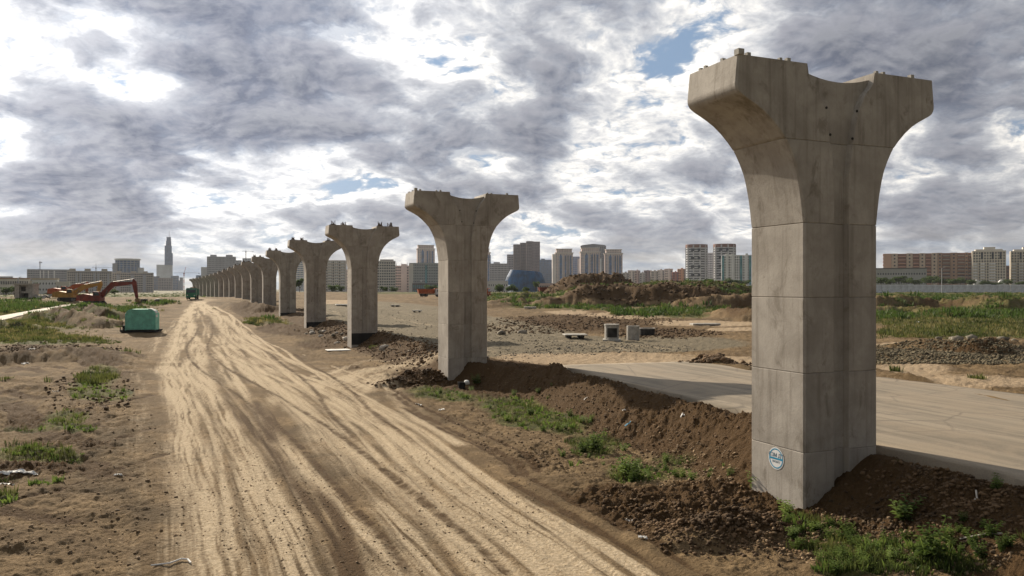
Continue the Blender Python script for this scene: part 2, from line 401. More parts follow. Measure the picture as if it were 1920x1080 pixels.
# wheel tracks of the dirt road: (pixels, half width m, strength, rut depth)
TR = [
 ([(345,590),(300,630),(262,690),(250,760),(262,850),(300,960),(330,1080)], .5, .42, .03), ([(330,600),(285,640),(238,700),(205,780),(190,860),(215,960),(250,1080)], .35, .3, .03),
 ([(366,566),(350,590),(335,615),(322,650),(312,690),(318,730),(335,780),(350,850),(372,930),(392,1010),(402,1080)], .75, .85, .05),
 ([(366,566),(358,600),(372,640),(382,680),(378,720),(398,760),(438,810),(470,860),(510,930),(540,1000),(566,1080)], .7, .85, .06),
 ([(372,566),(392,590),(425,620),(436,660),(470,700),(530,745),(590,790),(660,835),(740,890),(850,970),(960,1080)], .75, .95, .05),
 ([(378,566),(415,592),(455,620),(490,660),(540,700),(600,738),(690,790),(790,850),(900,925),(1010,1000),(1120,1080)], .75, .95, .05),
 ([(366,566),(352,600),(360,640),(352,690),(372,750),(420,800),(442,860),(462,930),(490,1010),(500,1080)], .5, .6, .05),
 ([(372,566),(392,600),(408,645),(400,690),(440,735),(500,800),(560,860),(620,930),(680,1010),(730,1080)], .55, .55, .05),
 ([(380,572),(440,625),(470,665),(500,700),(560,760),(620,820),(720,900),(800,970),(850,1020),(900,1080)], .7, .55, .03),
 ([(372,590),(345,630),(322,670),(345,720),(395,760),(430,800),(400,860),(385,930),(410,1000),(440,1080)], .5, .7, .05),
 ([(436,660),(408,700),(372,740),(345,790),(350,840),(380,880),(440,940),(470,1010),(480,1080)], .45, .6, .05),
 ([(380,580),(410,606),(420,640),(470,680),(500,730),(480,790),(510,850),(580,900),(610,980),(640,1080)], .45, .55, .05),
 ([(500,700),(560,730),(650,810),(700,870),(760,950),(800,1010),(830,1080)], .55, .65, .05),
 ([(640,735),(700,790),(800,860),(920,940),(1030,1010),(1140,1080)], .45, .5, .05),
 ([(650,745),(760,800),(870,870),(980,945),(1100,1020),(1190,1080)], .35, .45, .05)]
DK = [
 ([(455,745),(480,770),(500,800),(505,830)], .9, .7), ([(560,735),(590,755),(610,780)], .6, .5), ([(385,590),(400,612),(405,625)], 1.3, .55), ([(600,900),(640,960),(672,1030),(690,1080)], .3, .8),
 ([(740,900),(800,960),(860,1040),(880,1080)], .22, .6),
 ([(440,770),(500,830),(545,880),(590,940),(640,1010),(672,1080)], .32, .75),
 ([(405,720),(440,780),(500,850),(555,920),(600,1000),(640,1080)], .30, .55),
 ([(365,590),(385,640),(400,700),(440,760),(480,800)], .5, .5),
 ([(560,760),(640,830),(740,910),(830,1000),(880,1080)], .25, .4),
 ([(520,700),(600,760),(700,830),(800,900),(930,1000),(1010,1080)], .22, .4),
 ([(330,620),(300,680),(290,740),(315,820),(335,900),(352,1000),(362,1080)], .3, .3)]
RL = line([(352,566),(325,600),(300,650),(290,700),(305,760),(322,850),(340,960),(350,1080)])
RR = line([(392,566),(440,590),(500,640),(560,672),(640,700),(730,745),(830,800),(940,875),(1060,950),(1180,1010),(1300,1080)])
# turn-off curving in behind the second pier, and ruts that run round the earth bank
SIDE = [
 ([(560,720),(610,722),(680,700),(740,684),(810,672)], 1.4, .75), ([(590,735),(660,722),(720,700),(745,690)], .5, .6),
 ([(480,690),(560,712),(620,700),(690,676),(760,668)], .55, .6), ([(600,690),(660,690),(740,680)], .5, .45), ([(620,760),(655,735),(700,712),(745,694),(800,680)], .5, .6), ([(660,790),(672,750),(700,725),(740,708)], .35, .5), ([(690,780),(680,735),(712,712),(738,700)], .7, .65), ([(745,690),(733,715),(745,745),(790,790),(860,832)], .6, .6)]
RUT = [
 ([(740,740),(790,778),(860,812),(930,845),(972,870),(986,895)], .22), ([(760,765),(830,805),(900,838),(950,866),(968,890)], .22),
 ([(-20,742),(60,730),(150,716),(250,700)], .3), ([(-20,765),(90,745),(180,735),(270,735)], .25), ([(-20,812),(80,790),(180,765),(290,740)], .3), ([(0,840),(110,815),(200,785),(300,765)], .25), ([(-20,905),(90,868),(190,830),(290,800)], .3), ([(150,790),(138,810),(160,828),(215,836)], .18), ([(160,690),(90,688),(0,700)], .25), ([(-20,950),(100,920),(220,880),(310,850)], .22),
 ([(735,728),(770,752),(840,785),(920,820),(985,850),(1010,885)], .18), ([(1000,900),(1100,950),(1200,1005),(1290,1060),(1330,1080)], .2), ([(960,905),(1080,972),(1180,1030),(1260,1080)], .2)]
# earth banks: (pixels of the crest, crest height, half width near side, far side)
RIDGE = [
 ([(735,712,.35),(775,697,.6),(808,700,.55)], 1.3, 1.2),
 ([(835,688,.3),(866,680,.75),(893,690,.4)], 1.5, 1.0), ([(905,690,.1),(960,694,.22),(1030,690,.35),(1095,712,.28),(1200,744,.26),(1300,772,.34),(1400,788,.36),(1480,812,.25)], 1.7, .7),
 ([(1660,880,.1),(1780,905,.15),(1920,930,.1)], 1.5, .8),
 ([(1250,985,.2),(1300,975,.4),(1380,965,.45),(1450,985,.3)], 1.3, .9),
 ([(470,598,.3),(520,606,.4),(590,622,.35),(620,628,.4)], 2.0, 1.6),
 ([(-20,668,.6),(90,655,.9),(170,660,.8),(235,682,.25)], 2.4, 4.5),
 ([(95,580,1.5),(150,586,1.7),(195,600,1.0)], 2.2, 5.0), ([(155,575,1.4),(200,581,1.3),(225,588,.7)], 2.2, 5.0),
 ([(0,606,.9),(40,606,.9),(80,612,.6)], 2.5, 3.0), ([(430,570,.7),(455,568,1.3),(500,572,1.2)], 3.5, 3.0),
 ([(1640,562,2.0),(1700,558,2.2),(1760,565,1.5),(1820,560,2.1),(1890,564,1.9),(1980,562,1.6)], 3.6, 16.0),
 ([(1650,577,.9),(1720,575,1.0),(1800,588,.7)], 3.0, 4.0),
 ([(1330,566,1.4),(1400,562,1.8),(1460,562,1.6)], 4.0, 8.0), ([(1360,580,1.0),(1410,583,1.3)], 2.5, 4.0),
 ([(1740,640,.5),(1830,643,.7),(1890,640,.5)], 2.0, 3.0),
 ([(915,568,.8),(985,558,1.5),(1040,560,.8),(1100,566,.9)], 5.0, 7.0), ([(0,549,.6),(60,552,.6),(120,562,.3)], 7.0, 12.0),
 ([(1100,657,.12),(1250,664,.18),(1330,668,.3),(1405,680,.45)], .8, .8), ([(1648,690,.2),(1760,714,.22),(1920,738,.3),(2100,770,.3)], .6, .7)]
RIDGE_W = [([(*p2g(u, v, z), z) for u, v, z in pts], wn, wf) for pts, wn, wf in RIDGE]
# big spoil heaps (x, y, height, top radius x, y, slope width)
HEAP = [(24.5, 240, 6.6, 7.5, 7, 9.0), (30.5, 172, 4.3, 9.0, 4.0, 8.5), (52, 228, 4.4, 6.0, 5, 10.0), (43, 205, 4.8, 10, 5, 12), (67, 200, 1.6, 3, 3, 7),
        (17, 200, 1.6, 5, 3, 7), (5, 185, 1.0, 6, 3, 6), (40, 150, .9, 8, 3, 5)]
GRASS = [ # u, v, ru, rv, amount
 (60,605,130,22,.9),(30,575,90,14,1.0),(190,583,110,13,.9),(110,640,130,10,.75),(290,566,70,8,.5),(215,605,30,14,.5),(0,630,90,14,.9),
 (170,662,60,6,.7),(225,672,36,8,.95),(190,705,46,18,1.0),(165,735,42,15,1.1),(235,735,20,10,.6),(115,785,46,12,1.0),(60,850,80,18,1.0),(100,800,90,8,.6),(20,890,60,10,.5),(160,805,30,8,.5),(90,905,50,14,.5),(10,930,26,20,.8),(130,855,30,8,.6),
 (60,720,90,8,.35),(200,745,60,14,.6),(140,775,50,12,.5),(40,760,60,8,.3),(250,830,60,14,.25),(60,980,60,14,.3),(180,930,50,10,.3),(20,800,50,10,.4),
 (500,606,50,7,.55),(570,640,50,7,.4),(430,578,40,5,.5),(610,625,40,6,.4),
 (480,600,60,8,.6),(560,612,40,8,.4),(700,650,20,5,.4),(1120,568,190,16,1.0),(1000,560,120,12,1.0),(1330,570,110,18,1.0),(1240,548,110,10,.8),(1240,590,120,8,.7),
 (1790,555,230,14,1.1),(1790,590,240,26,1.0),(1900,620,160,20,.8),(1700,625,60,10,.7),(740,545,160,8,.8),(1000,545,170,6,.9),(1770,548,220,6,1.0),
 (820,735,70,13,.75),(960,750,60,18,.45),(975,780,50,22,.45),(1050,800,60,20,.45),(1110,845,50,22,.55),(1180,890,46,16,.6),(1000,775,70,20,.35),(1120,760,30,10,.4),
 (860,740,90,16,.5),(930,765,90,16,.4),(1020,790,110,18,.45),(1130,830,110,26,.4),(1230,870,90,26,.42),(1090,880,60,14,.35),(1290,850,60,30,.3),(1290,900,120,16,.42),(1560,1010,110,36,.72),(1680,1040,130,34,.65),(1500,975,60,18,.6),(1440,905,24,12,.5),(1680,870,30,8,.6),(1900,1000,50,36,.5),(1850,930,80,30,.3),(1820,1060,80,20,.5),(1590,1072,90,14,.7),
 (1830,712,60,4,.5),(1680,693,50,3,.5)]
DARK = [  # dark soil; shade on the bank sides facing the camera is painted in too
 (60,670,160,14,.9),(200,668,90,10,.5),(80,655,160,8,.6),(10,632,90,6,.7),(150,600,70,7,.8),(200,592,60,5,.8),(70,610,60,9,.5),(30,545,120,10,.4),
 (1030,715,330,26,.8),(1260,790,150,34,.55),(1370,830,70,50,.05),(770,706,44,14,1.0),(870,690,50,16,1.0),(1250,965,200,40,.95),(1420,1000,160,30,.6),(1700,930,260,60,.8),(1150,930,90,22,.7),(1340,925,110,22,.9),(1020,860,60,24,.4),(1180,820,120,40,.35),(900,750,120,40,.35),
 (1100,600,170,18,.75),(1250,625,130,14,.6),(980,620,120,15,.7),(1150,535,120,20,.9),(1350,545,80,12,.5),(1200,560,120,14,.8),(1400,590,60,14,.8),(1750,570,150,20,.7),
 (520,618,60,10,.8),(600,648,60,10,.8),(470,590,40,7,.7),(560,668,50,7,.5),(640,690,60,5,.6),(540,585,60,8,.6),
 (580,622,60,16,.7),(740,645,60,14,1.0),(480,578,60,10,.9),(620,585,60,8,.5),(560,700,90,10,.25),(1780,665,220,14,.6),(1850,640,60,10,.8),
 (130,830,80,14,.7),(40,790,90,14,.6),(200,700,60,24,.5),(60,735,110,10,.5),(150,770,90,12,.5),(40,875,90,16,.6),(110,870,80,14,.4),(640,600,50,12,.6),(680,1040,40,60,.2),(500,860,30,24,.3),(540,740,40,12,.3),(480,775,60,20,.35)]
GRAVEL = [(760,600,170,26,1.0),(900,640,210,30,1.1),(1150,650,230,14,.9),(1300,640,140,14,.5),(690,580,110,14,.9),(820,625,180,24,.9),(1050,655,110,10,.9),(640,580,40,12,.6),(1800,665,240,12,.6),(1740,700,60,8,.2)]
SANDY = [(1200,592,120,5,1.1),(1320,606,110,5,1.1),(1380,617,60,4,1.0),(1700,646,90,4,1.0),(1850,660,110,5,1.0),(1060,585,50,4,.8),(640,566,80,5,.8),(980,548,90,4,.9),(1100,672,180,12,1.0),(1280,680,170,14,1.1),(1380,690,110,14,1.0),(1000,668,60,7,.8),(1800,718,240,18,.75),(1700,690,110,12,.7),(1100,690,60,5,.8),
 (700,720,100,30,.45),(840,830,160,60,.25),(370,562,60,5,.6)]
STONE = [(1780,672,230,13,1.0)]

def seg_dist(X, Y, pts):
    """distance to a polyline, its third value there, and whether the point lies on its near side"""
    best = np.full(X.shape, 1e9); val = np.zeros(X.shape); side = np.zeros(X.shape); al = np.zeros(X.shape); run = 0
    for a, b in zip(pts[:-1], pts[1:]):
        dx_, dy_ = b[0]-a[0], b[1]-a[1]; L2 = dx_*dx_+dy_*dy_+1e-9
        tt = np.clip(((X-a[0])*dx_+(Y-a[1])*dy_)/L2, 0, 1)
        ex, ey = X-(a[0]+tt*dx_), Y-(a[1]+tt*dy_); d = np.hypot(ex, ey)
        k = d < best; best = np.where(k, d, best)
        if len(a) > 2: val = np.where(k, a[2]+tt*(b[2]-a[2]), val)
        side = np.where(k, ex*a[0]+ey*a[1], side); al = np.where(k, run+tt*math.sqrt(L2), al); run += math.sqrt(L2)
    return best, val, side < 0, al
def blobs_sum(U, V, L):
    s = np.zeros(U.shape)
    for u, v, ru, rv, w in L:
        s += w*np.exp(-(((U-u)/ru)**2+((V-v)/rv)**2)**1.3)
    return s
ROAD_L = [(2.6,45.0),(5.2,36.8),(8.3,28.1),(10.1,22.1),(11.5,18.3),(13.5,13.3),(15.7,7),(18.4,0)]
ROAD_R = [(10.2,47.4),(15.8,41.9),(18.3,38.6),(21.0,32.6),(23.5,25.9),(25.9,19.6),(28.5,11),(32,0)]
PIERS = []
ROWA = math.atan(618/F); RT = Vector((math.cos(ROWA), math.sin(ROWA), 0)); RD = Vector((-math.sin(ROWA), math.cos(ROWA), 0))
for k in range(19):
    c = Vector((7.6, 20.7, 0))+RT*1.27+RD*1.06+RD*30*k
    if k > 7: c.x -= 7.8*((k-7)/10)**2
    PIERS.append((c.x, c.y, ROWA+(math.radians(1.2)*(k-7)*.5 if k > 7 else 0)))

def land(X, Y, full=True):
    X = np.asarray(X, float); Y = np.asarray(Y, float)
    base = g0(X, Y); Ys = np.maximum(Y, 6.0)
    U = 960+F*X/Ys; V = 540+F*(H-base)/Ys
    wx = X+(fbm(X*.35, Y*.35, 3)-.5)*1.6; wy = Y+(fbm(X*.35+40, Y*.35, 3)-.5)*1.6
    z = base.copy()
    # broad unevenness, growing off the road
    far = sst(60, 160, Y)
    rough = np.clip(blobs_sum(U, V, GRASS), 0, 1)
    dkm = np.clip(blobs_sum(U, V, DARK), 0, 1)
    xl = lerp_ext(Ys, [p[1] for p in RL], [p[0] for p in RL]); xr = lerp_ext(Ys, [p[1] for p in RR], [p[0] for p in RR])
    onroad = sst(-1.5, .6, X-xl)*sst(-1.5, .6, xr-X)*sst(330, 260, Y)
    sl = lerp_ext(Ys, [p[1] for p in ROAD_L], [p[0] for p in ROAD_L]); sr = lerp_ext(Ys, [p[1] for p in ROAD_R], [p[0] for p in ROAD_R])
    paved = sst(-.5, .1, X-sl)*sst(-.5, .1, sr-X)*sst(46.5, 45.2, Y)
    off = (1-onroad)*(1-paved)
    z += off*(fbm(X*.12, Y*.12, 3)-.5)*(.30+.5*far)
    z += off*(fbm(X*.55, Y*.55, 4)-.5)*(.18+.55*rough*far+.30*dkm)
    ridge = np.zeros(X.shape)
    for pts, wn, wf in RIDGE_W:
        xs = [p[0] for p in pts]; ys = [p[1] for p in pts]; mg = max(wn, wf)*1.6+3
        k = (X > min(xs)-mg) & (X < max(xs)+mg) & (Y > min(ys)-mg) & (Y < max(ys)+mg)
        if not k.any(): continue
        d, v, near, _ = seg_dist(wx[k], wy[k], pts)
        w = np.where(near, wn, wf)
        h = v*np.clip(1-(d/w), 0, 1)**.85; h = h*sst(0, .35, h/np.maximum(v, .01))**.5
        r_ = np.zeros(X.shape); r_[k] = h; ridge = np.maximum(ridge, r_)
    z += ridge*(.9+.6*fbm(X*.9, Y*.9, 3))
    heap = np.zeros(X.shape)
    for hx, hy, hh, rx, ry, sw in HEAP:
        q = np.sqrt(((wx-hx)/rx)**2+((wy-hy)/ry)**2); dd = np.maximum(q-1, 0)*min(rx, ry)
        dd = dd+(fbm(X*.25, Y*.25, 4, .6)-.5)*6.0*sst(.7, 1.1, q)
        heap = np.maximum(heap, hh*np.clip(1-dd/sw, 0, 1)**.9*(.82+.36*fbm(X*.45, Y*.45, 5, .6)))
    z += heap
    z -= .30*paved
    # clods
    cl = fbm(X*3.1, Y*3.1, 4, .6); cl2 = np.abs(fbm(X*7.3, Y*7.3, 3, .6)-.5)*2
    near = sst(75, 30, Y)
    q = (X-xl)/np.maximum(xr-xl, .5)
    soft = np.clip(.15+dkm*1.0+np.clip(ridge, 0, 1)*.8, 0, 1)*off
    z += (cl-.5)*(.14*off+.30*soft)+near*cl2*.15*soft
    # the furrowed ground on the left: shallow tracks that run aslant
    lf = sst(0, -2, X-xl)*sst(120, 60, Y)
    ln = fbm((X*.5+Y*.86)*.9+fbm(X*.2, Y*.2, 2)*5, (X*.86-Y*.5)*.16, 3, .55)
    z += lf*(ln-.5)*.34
    out = [z]
    # wheel tracks
    lightm = np.zeros(X.shape); darkm = np.zeros(X.shape); rut = np.zeros(X.shape)
    q01 = np.clip(q, -.3, 1.3)
    s1 = fbm(q01*26+fbm(X*.5, Y*.2, 2)*1.2, Y*.10, 4, .6); s2 = fbm(q01*110+fbm(X*.9, Y*.4, 2)*1.5, Y*.25+3, 4, .65)
    streak = .6*s1+.4*s2
    qn = q+(fbm(X*.25, Y*.12, 4, .6)-.5)*.28; inr = sst(-.22, .10, qn)*sst(1.22, .92, qn)*sst(300, 240, Y)
    wob = (fbm(X*.10+9, Y*.07, 3)-.5)*2.0
    for pts, hw, st, dp in TR:
        w = LN(pts); ys = [p[1] for p in w]; xc = lerp_ext(Ys, ys, [p[0] for p in w]); kk = sst(max(ys)+8, max(ys)-2, Y)
        for o_ in (0,):
            d = (X-xc-wob*.7)*.92
            e = np.exp(-(np.abs(d)/hw)**2.4)*kk
            lightm = np.maximum(lightm, e*st*.9*np.clip(2.3*(s1*.35+s2*.65-.10), .05, 1.3))
            rut -= dp*np.exp(-(d/(hw*.8))**2)*kk*.8; rut += dp*.55*np.exp(-((np.abs(d)-hw*1.15)/(hw*.35))**2)*kk
    rr_ = np.random.RandomState(4); wid = np.maximum(xr-xl, .5); tread = .65+.7*vnoise(q*30, Y*7.0)
    for j in range(15):
        qa, qb, A1, L1, p1, A2, L2, p2 = rr_.rand()*.95+.02, rr_.rand()*.95+.02, rr_.uniform(.02, .08), rr_.uniform(40, 110), rr_.rand()*6, rr_.uniform(.0, .012), rr_.uniform(14, 26), rr_.rand()*6
        qa = .6*qa+.4*qb if j % 3 else qa; hwj = rr_.uniform(.11, .26); stj = rr_.uniform(.45, 1.0); y0_ = rr_.uniform(16, 120); ln_ = rr_.uniform(25, 140)
        qt = qa+(qb-qa)*sst(12, 90, Y)+A1*np.sin(Y/L1*6.28+p1)+A2*np.sin(Y/L2*6.28+p2)
        win = sst(y0_-ln_/2-6, y0_-ln_/2+6, Y)*sst(y0_+ln_/2+8, y0_+ln_/2-8, Y)*inr
        for o_ in (0, 1.9):
            d = (q-qt)*wid*.93-o_; a_ = np.abs(d)
            e = np.exp(-(a_/hwj)**3)*win
            if j % 4 == 3: darkm = np.maximum(darkm, .7*stj*e*tread); rut -= .05*e
            else: lightm = np.maximum(lightm, e*stj*(.55+.6*tread*s2*1.4)); rut -= .045*e; rut += .035*np.exp(-((a_-hwj*1.5)/(hwj*.5))**2)*win; darkm = np.maximum(darkm, .5*stj*np.exp(-((a_-hwj*1.45)/(hwj*.4))**2)*win*s2*1.6)
    for pts, hw, st in DK:
        w = LN(pts); ys = [p[1] for p in w]; xc = lerp_ext(Ys, ys, [p[0] for p in w]); kk = sst(max(ys)+3, max(ys)-3, Y)*(1 if pts[-1][1] > 1060 else sst(min(ys)-2.5, min(ys)+1.5, Y))
        d = X-xc-wob*.5; e = np.exp(-(np.abs(d)/hw)**2)*kk
        darkm = np.maximum(darkm, e*st*(.25+1.3*s2)); rut -= .05*e
    for pts, hw, st in SIDE:
        w, mg = LN(pts), hw*3+.5; k = (X > min(p[0] for p in w)-mg) & (X < max(p[0] for p in w)+mg) & (Y > min(p[1] for p in w)-mg) & (Y < max(p[1] for p in w)+mg)
        if not k.any(): continue
        d = np.full(X.shape, 99.0); al = np.zeros(X.shape); d[k], _, _, al[k] = seg_dist(X[k], Y[k], w)
        e = np.exp(-(d/hw)**2); lightm = np.maximum(lightm, e*st*(.35+1.2*fbm(d*5, al*.3, 3, .6))); rut -= .04*e*(fbm(d*5, al*.2, 2)-.3)
    for pts, hw in RUT:
        w, mg = LN(pts), hw*4+.5; k = (X > min(p[0] for p in w)-mg) & (X < max(p[0] for p in w)+mg) & (Y > min(p[1] for p in w)-mg) & (Y < max(p[1] for p in w)+mg)
        if not k.any(): continue
        d = np.full(X.shape, 99.0); d[k] = seg_dist(X[k], Y[k], w)[0]
        rut += -.06*np.exp(-(d/hw)**2)+.035*np.exp(-((d-hw*1.7)/(hw*.7))**2)
        darkm = np.maximum(darkm, .75*np.exp(-(d/hw)**2)*(.5+.8*fbm(X*2, Y*2, 2)))
    z += rut*.6*sst(120, 30, Y)
    z += inr*((s1-.5)*.06+(s2-.5)*.03)*sst(110, 35, Y)*sst(150, 50, Y)
    # transverse tread marks in the wheel tracks, close by
    z += np.clip(lightm, 0, 1)*near*(fbm(X*9, Y*9, 2)-.5)*.02
    # keep the foot of each pier clear but buried
    for px, py, _ in PIERS[:3]:
        d = np.hypot(X-px, Y-py)
    # the concrete path at the left
    pw = LN(((-60,612),(0,600),(40,590),(90,580),(145,571)))
    d = np.full(X.shape, 99.0); k = (X < max(p[0] for p in pw)+5) & (X > min(p[0] for p in pw)-5) & (Y > 80) & (Y < 260)
    if k.any(): d[k] = seg_dist(X[k], Y[k], pw)[0]
    flat = sst(3.2, 1.7, d); z = z*(1-flat)+(base-.06)*flat
    if not full: return z
    lightm = np.clip(lightm+inr*.24+inr*(streak-.5)*.6+inr*(fbm(X*.5, Y*.25, 4, .6)-.5)*.5, 0, 1); darkm = np.maximum(darkm, inr*np.clip((.42-s2)*2.2, 0, .6)*sst(120, 40, Y))
    lightm = lightm*(1-.85*np.clip(darkm, 0, 1))
    gr = blobs_sum(U, V, GRASS); gr = np.clip(gr, 0, 1.15)*(1-.75*onroad)
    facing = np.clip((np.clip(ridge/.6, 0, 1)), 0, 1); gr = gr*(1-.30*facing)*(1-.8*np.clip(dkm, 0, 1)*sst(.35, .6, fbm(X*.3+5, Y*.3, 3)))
    gr = np.where(np.hypot(X-24.5, Y-240) < 24, gr*.25, gr); gr = np.where((heap > .5) & (Y < 171+fbm(X*.2, Y*.2, 2)*5) & (Y > 140), gr*.22, gr)
    gr = np.clip(gr*(1-flat), 0, 1); gr = np.where(Y > 340, np.maximum(gr, .7), gr)
    side_ = sst(.5, .95, np.clip(dkm, 0, 1))
    dark = np.clip(dkm*(1-onroad*.8)+darkm+np.clip(ridge, 0, .6)*.5*sst(120, 60, Y)+sst(.8, 2.5, heap)*1.1*(gr < .5)+lf*(.53-ln)*2.6, 0, 1)  # heap soil is darkened further to paint in the shade on its sides
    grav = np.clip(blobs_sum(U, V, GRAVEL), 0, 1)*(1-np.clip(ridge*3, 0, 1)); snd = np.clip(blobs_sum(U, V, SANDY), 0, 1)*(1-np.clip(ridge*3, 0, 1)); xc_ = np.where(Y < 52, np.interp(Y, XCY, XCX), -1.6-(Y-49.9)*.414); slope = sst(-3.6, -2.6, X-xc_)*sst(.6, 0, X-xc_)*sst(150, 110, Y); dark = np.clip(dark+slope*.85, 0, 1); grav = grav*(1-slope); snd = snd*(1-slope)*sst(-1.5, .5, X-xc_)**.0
    # the gravel bed runs with the row of piers; wheel lines along it
    lx = X*math.cos(ROWA)+Y*math.sin(ROWA); ly = -X*math.sin(ROWA)+Y*math.cos(ROWA)
    gl = fbm(lx*.9, ly*.06, 4, .6)
    lightm = np.maximum(lightm, grav*(gl-.42)*1.6)
    stn = np.clip(blobs_sum(U, V, STONE), 0, 1)
    return z, np.stack([np.clip(lightm, 0, 1), gr, dark], -1), np.stack([grav, snd, stn], -1)
def hz(x, y): return float(land(np.array([x]), np.array([y]), False)[0])
def onland(X, Y): return land(np.asarray(X), np.asarray(Y), False)

rows = [1.5, 3, 5, 7, 9, 11, 12.5, 13.5]
yy = 14.5
while yy < 700:
    rows.append(yy); yy += min(max(.040, yy*yy/8200), yy*.0075)
rows += [720, 760, 820, 900]
rows = np.array(rows)
cols = np.concatenate([np.array([-4, -2.5, -1.6, -1.2, -1.0, -.88, -.80]), np.linspace(-.74, .74, 900), np.array([.80, .88, 1.0, 1.2, 1.6, 2.5, 4])])
YY, KK = np.meshgrid(rows, cols, indexing='ij'); XX = KK*YY
Z, MA, MBk = land(XX.ravel(), YY.ravel())
nr, nc = YY.shape
Zr = Z.reshape(nr, nc); edge = np.zeros((nr, nc)); edge[-1] = 1; edge[:, 0] = 1; edge[:, -1] = 1
Zr = Zr-3.0*edge*(YY > 600)
V_ = np.stack([XX, YY, Zr], -1).reshape(-1, 3)
idx = np.arange(nr*nc).reshape(nr, nc)
Fq = np.stack([idx[:-1, :-1], idx[:-1, 1:], idx[1:, 1:], idx[1:, :-1]], -1).reshape(-1, 4)
gme = np_mesh('ground', V_, Fq, True)
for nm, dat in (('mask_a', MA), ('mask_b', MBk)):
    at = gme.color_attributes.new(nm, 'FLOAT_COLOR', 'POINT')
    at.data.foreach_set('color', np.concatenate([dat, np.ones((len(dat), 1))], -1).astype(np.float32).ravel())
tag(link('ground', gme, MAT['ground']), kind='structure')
# the plain beyond and behind
pm = MB(); S = 3300
pm.poly([(-S,-S,-.6),(S,-S,-.6),(S,S,-.6),(-S,S,-.6)], [(0,1,2,3)])
tag(pm.build('plain', material('plain_ground', (.12, .11, .055), .95, var=.25, scale=.02)), kind='structure')

# paved road: a slab with a real edge
def resample(pts, n):
    p = np.array(pts); s = np.concatenate([[0], np.cumsum(np.hypot(*np.diff(p, axis=0).T))]); q = np.linspace(0, s[-1], n)
    return np.stack([np.interp(q, s, p[:, 0]), np.interp(q, s, p[:, 1])], -1)
nL, nW = 90, 30
ra, rb = resample(ROAD_L, nL), resample(ROAD_R, nL)
tt = np.linspace(0, 1, nW)[None, :, None]
G = ra[:, None]*(1-tt)+rb[:, None]*tt
gz = 1.44+.03*np.sin(G[..., 0]*.7)*0+(fbm(G[..., 0]*.3, G[..., 1]*.3, 2)-.5)*.04
jit = (fbm(G[..., 0]*1.5, G[..., 1]*1.5, 2)-.5)*.5; G[:, 0, 0] += jit[:, 0]; G[:, -1, 0] += jit[:, -1]; G[0, :, 1] += jit[0]*1.2
top = np.concatenate([G, gz[..., None]], -1).reshape(-1, 3); bot = top-np.array([0, 0, .45])
ii = np.arange(nL*nW).reshape(nL, nW)
fs = np.stack([ii[:-1, :-1], ii[1:, :-1], ii[1:, 1:], ii[:-1, 1:]], -1).reshape(-1, 4)
per = np.concatenate([ii[0, :], ii[1:, -1], ii[-1, -2::-1], ii[-2:0:-1, 0]]); nx = np.roll(per, -1)
sf = np.stack([per, nx, nx+nL*nW, per+nL*nW], -1)
tag(link('road', np_mesh('road', np.concatenate([top, bot]), np.concatenate([fs, sf])), MAT['asphalt']), kind='structure')

# pale concrete path at the left edge
pw = line([(-70,612),(0,598),(40,589),(90,580),(145,571)]); pw = resample(pw, 40)
dv = np.gradient(pw, axis=0); nn_ = np.stack([-dv[:, 1], dv[:, 0]], -1); nn_ /= np.linalg.norm(nn_, axis=1)[:, None]
pb = MB()
for i in range(39):
    a, b_ = pw[i], pw[i+1]; ha, hb = nn_[i]*1.35, nn_[i+1]*1.35
    za = float(g0(a[0], a[1]))+.10; zb = float(g0(b_[0], b_[1]))+.10
    pb.poly([(a[0]-ha[0], a[1]-ha[1], za), (b_[0]-hb[0], b_[1]-hb[1], zb), (b_[0]+hb[0], b_[1]+hb[1], zb), (a[0]+ha[0], a[1]+ha[1], za),
             (a[0]-ha[0], a[1]-ha[1], za-.4), (b_[0]-hb[0], b_[1]-hb[1], zb-.4), (b_[0]+hb[0], b_[1]+hb[1], zb-.4), (a[0]+ha[0], a[1]+ha[1], za-.4)],
            [(0,1,2,3), (0,4,5,1), (2,6,7,3)])
tag(pb.build('path', material('pale_path', (.50, .46, .39), .9, var=.15, scale=.8)), kind='structure')

# ------------------------------------------------------------------ piers
HWZ = [(-2, 0), (7.5, 0), (7.9, .05), (8.3, .11), (8.7, .2), (9.0, .29), (9.3, .43), (9.6, .60), (9.85, .82), (10.1, 1.08), (10.3, 1.34), (10.45, 1.6), (10.58, 1.87), (10.66, 2.03), (10.72, 2.11), (10.80, 2.16), (10.90, 2.175), (11.65, 2.10)]
CHZ = [(-2, .21), (8.8, .21), (9.3, .28), (9.8, .37), (10.3, .48), (10.7, .62), (11.0, .78), (11.4, 1.05), (11.65, 1.12)]
def hw_(z): return 1.27+float(np.interp(z, [p[0] for p in HWZ], [p[1] for p in HWZ]))
def ch_(z): return float(np.interp(z, [p[0] for p in CHZ], [p[1] for p in CHZ]))
HD, CF, CD = 1.06, .05, .16
def ring(z, inset=0.0, topf=None):
    w = hw_(z)-inset; d = HD-inset; ch = ch_(z)
    L_ = np.linspace(-w+CF, -(ch+.05), 8); M_ = np.linspace(-ch, ch, 9); R_ = np.linspace(ch+.05, w-CF, 8)
    fr = [(a, -d) for a in L_]+[(a, -d+CD) for a in M_]+[(a, -d) for a in R_]
    bk = [(a, -b) for a, b in fr]
    pts = [(-w, -d+CF)]+fr+[(w, -d+CF), (w, d-CF)]+bk[::-1]+[(-w, d-CF)]
    return [(a, b, z if topf is None else topf(a)) for a, b in pts]
def ztop(a):
    a = abs(a)
    return 11.65 if a > 1.15 else 11.31+.17*(a/1.12)**2
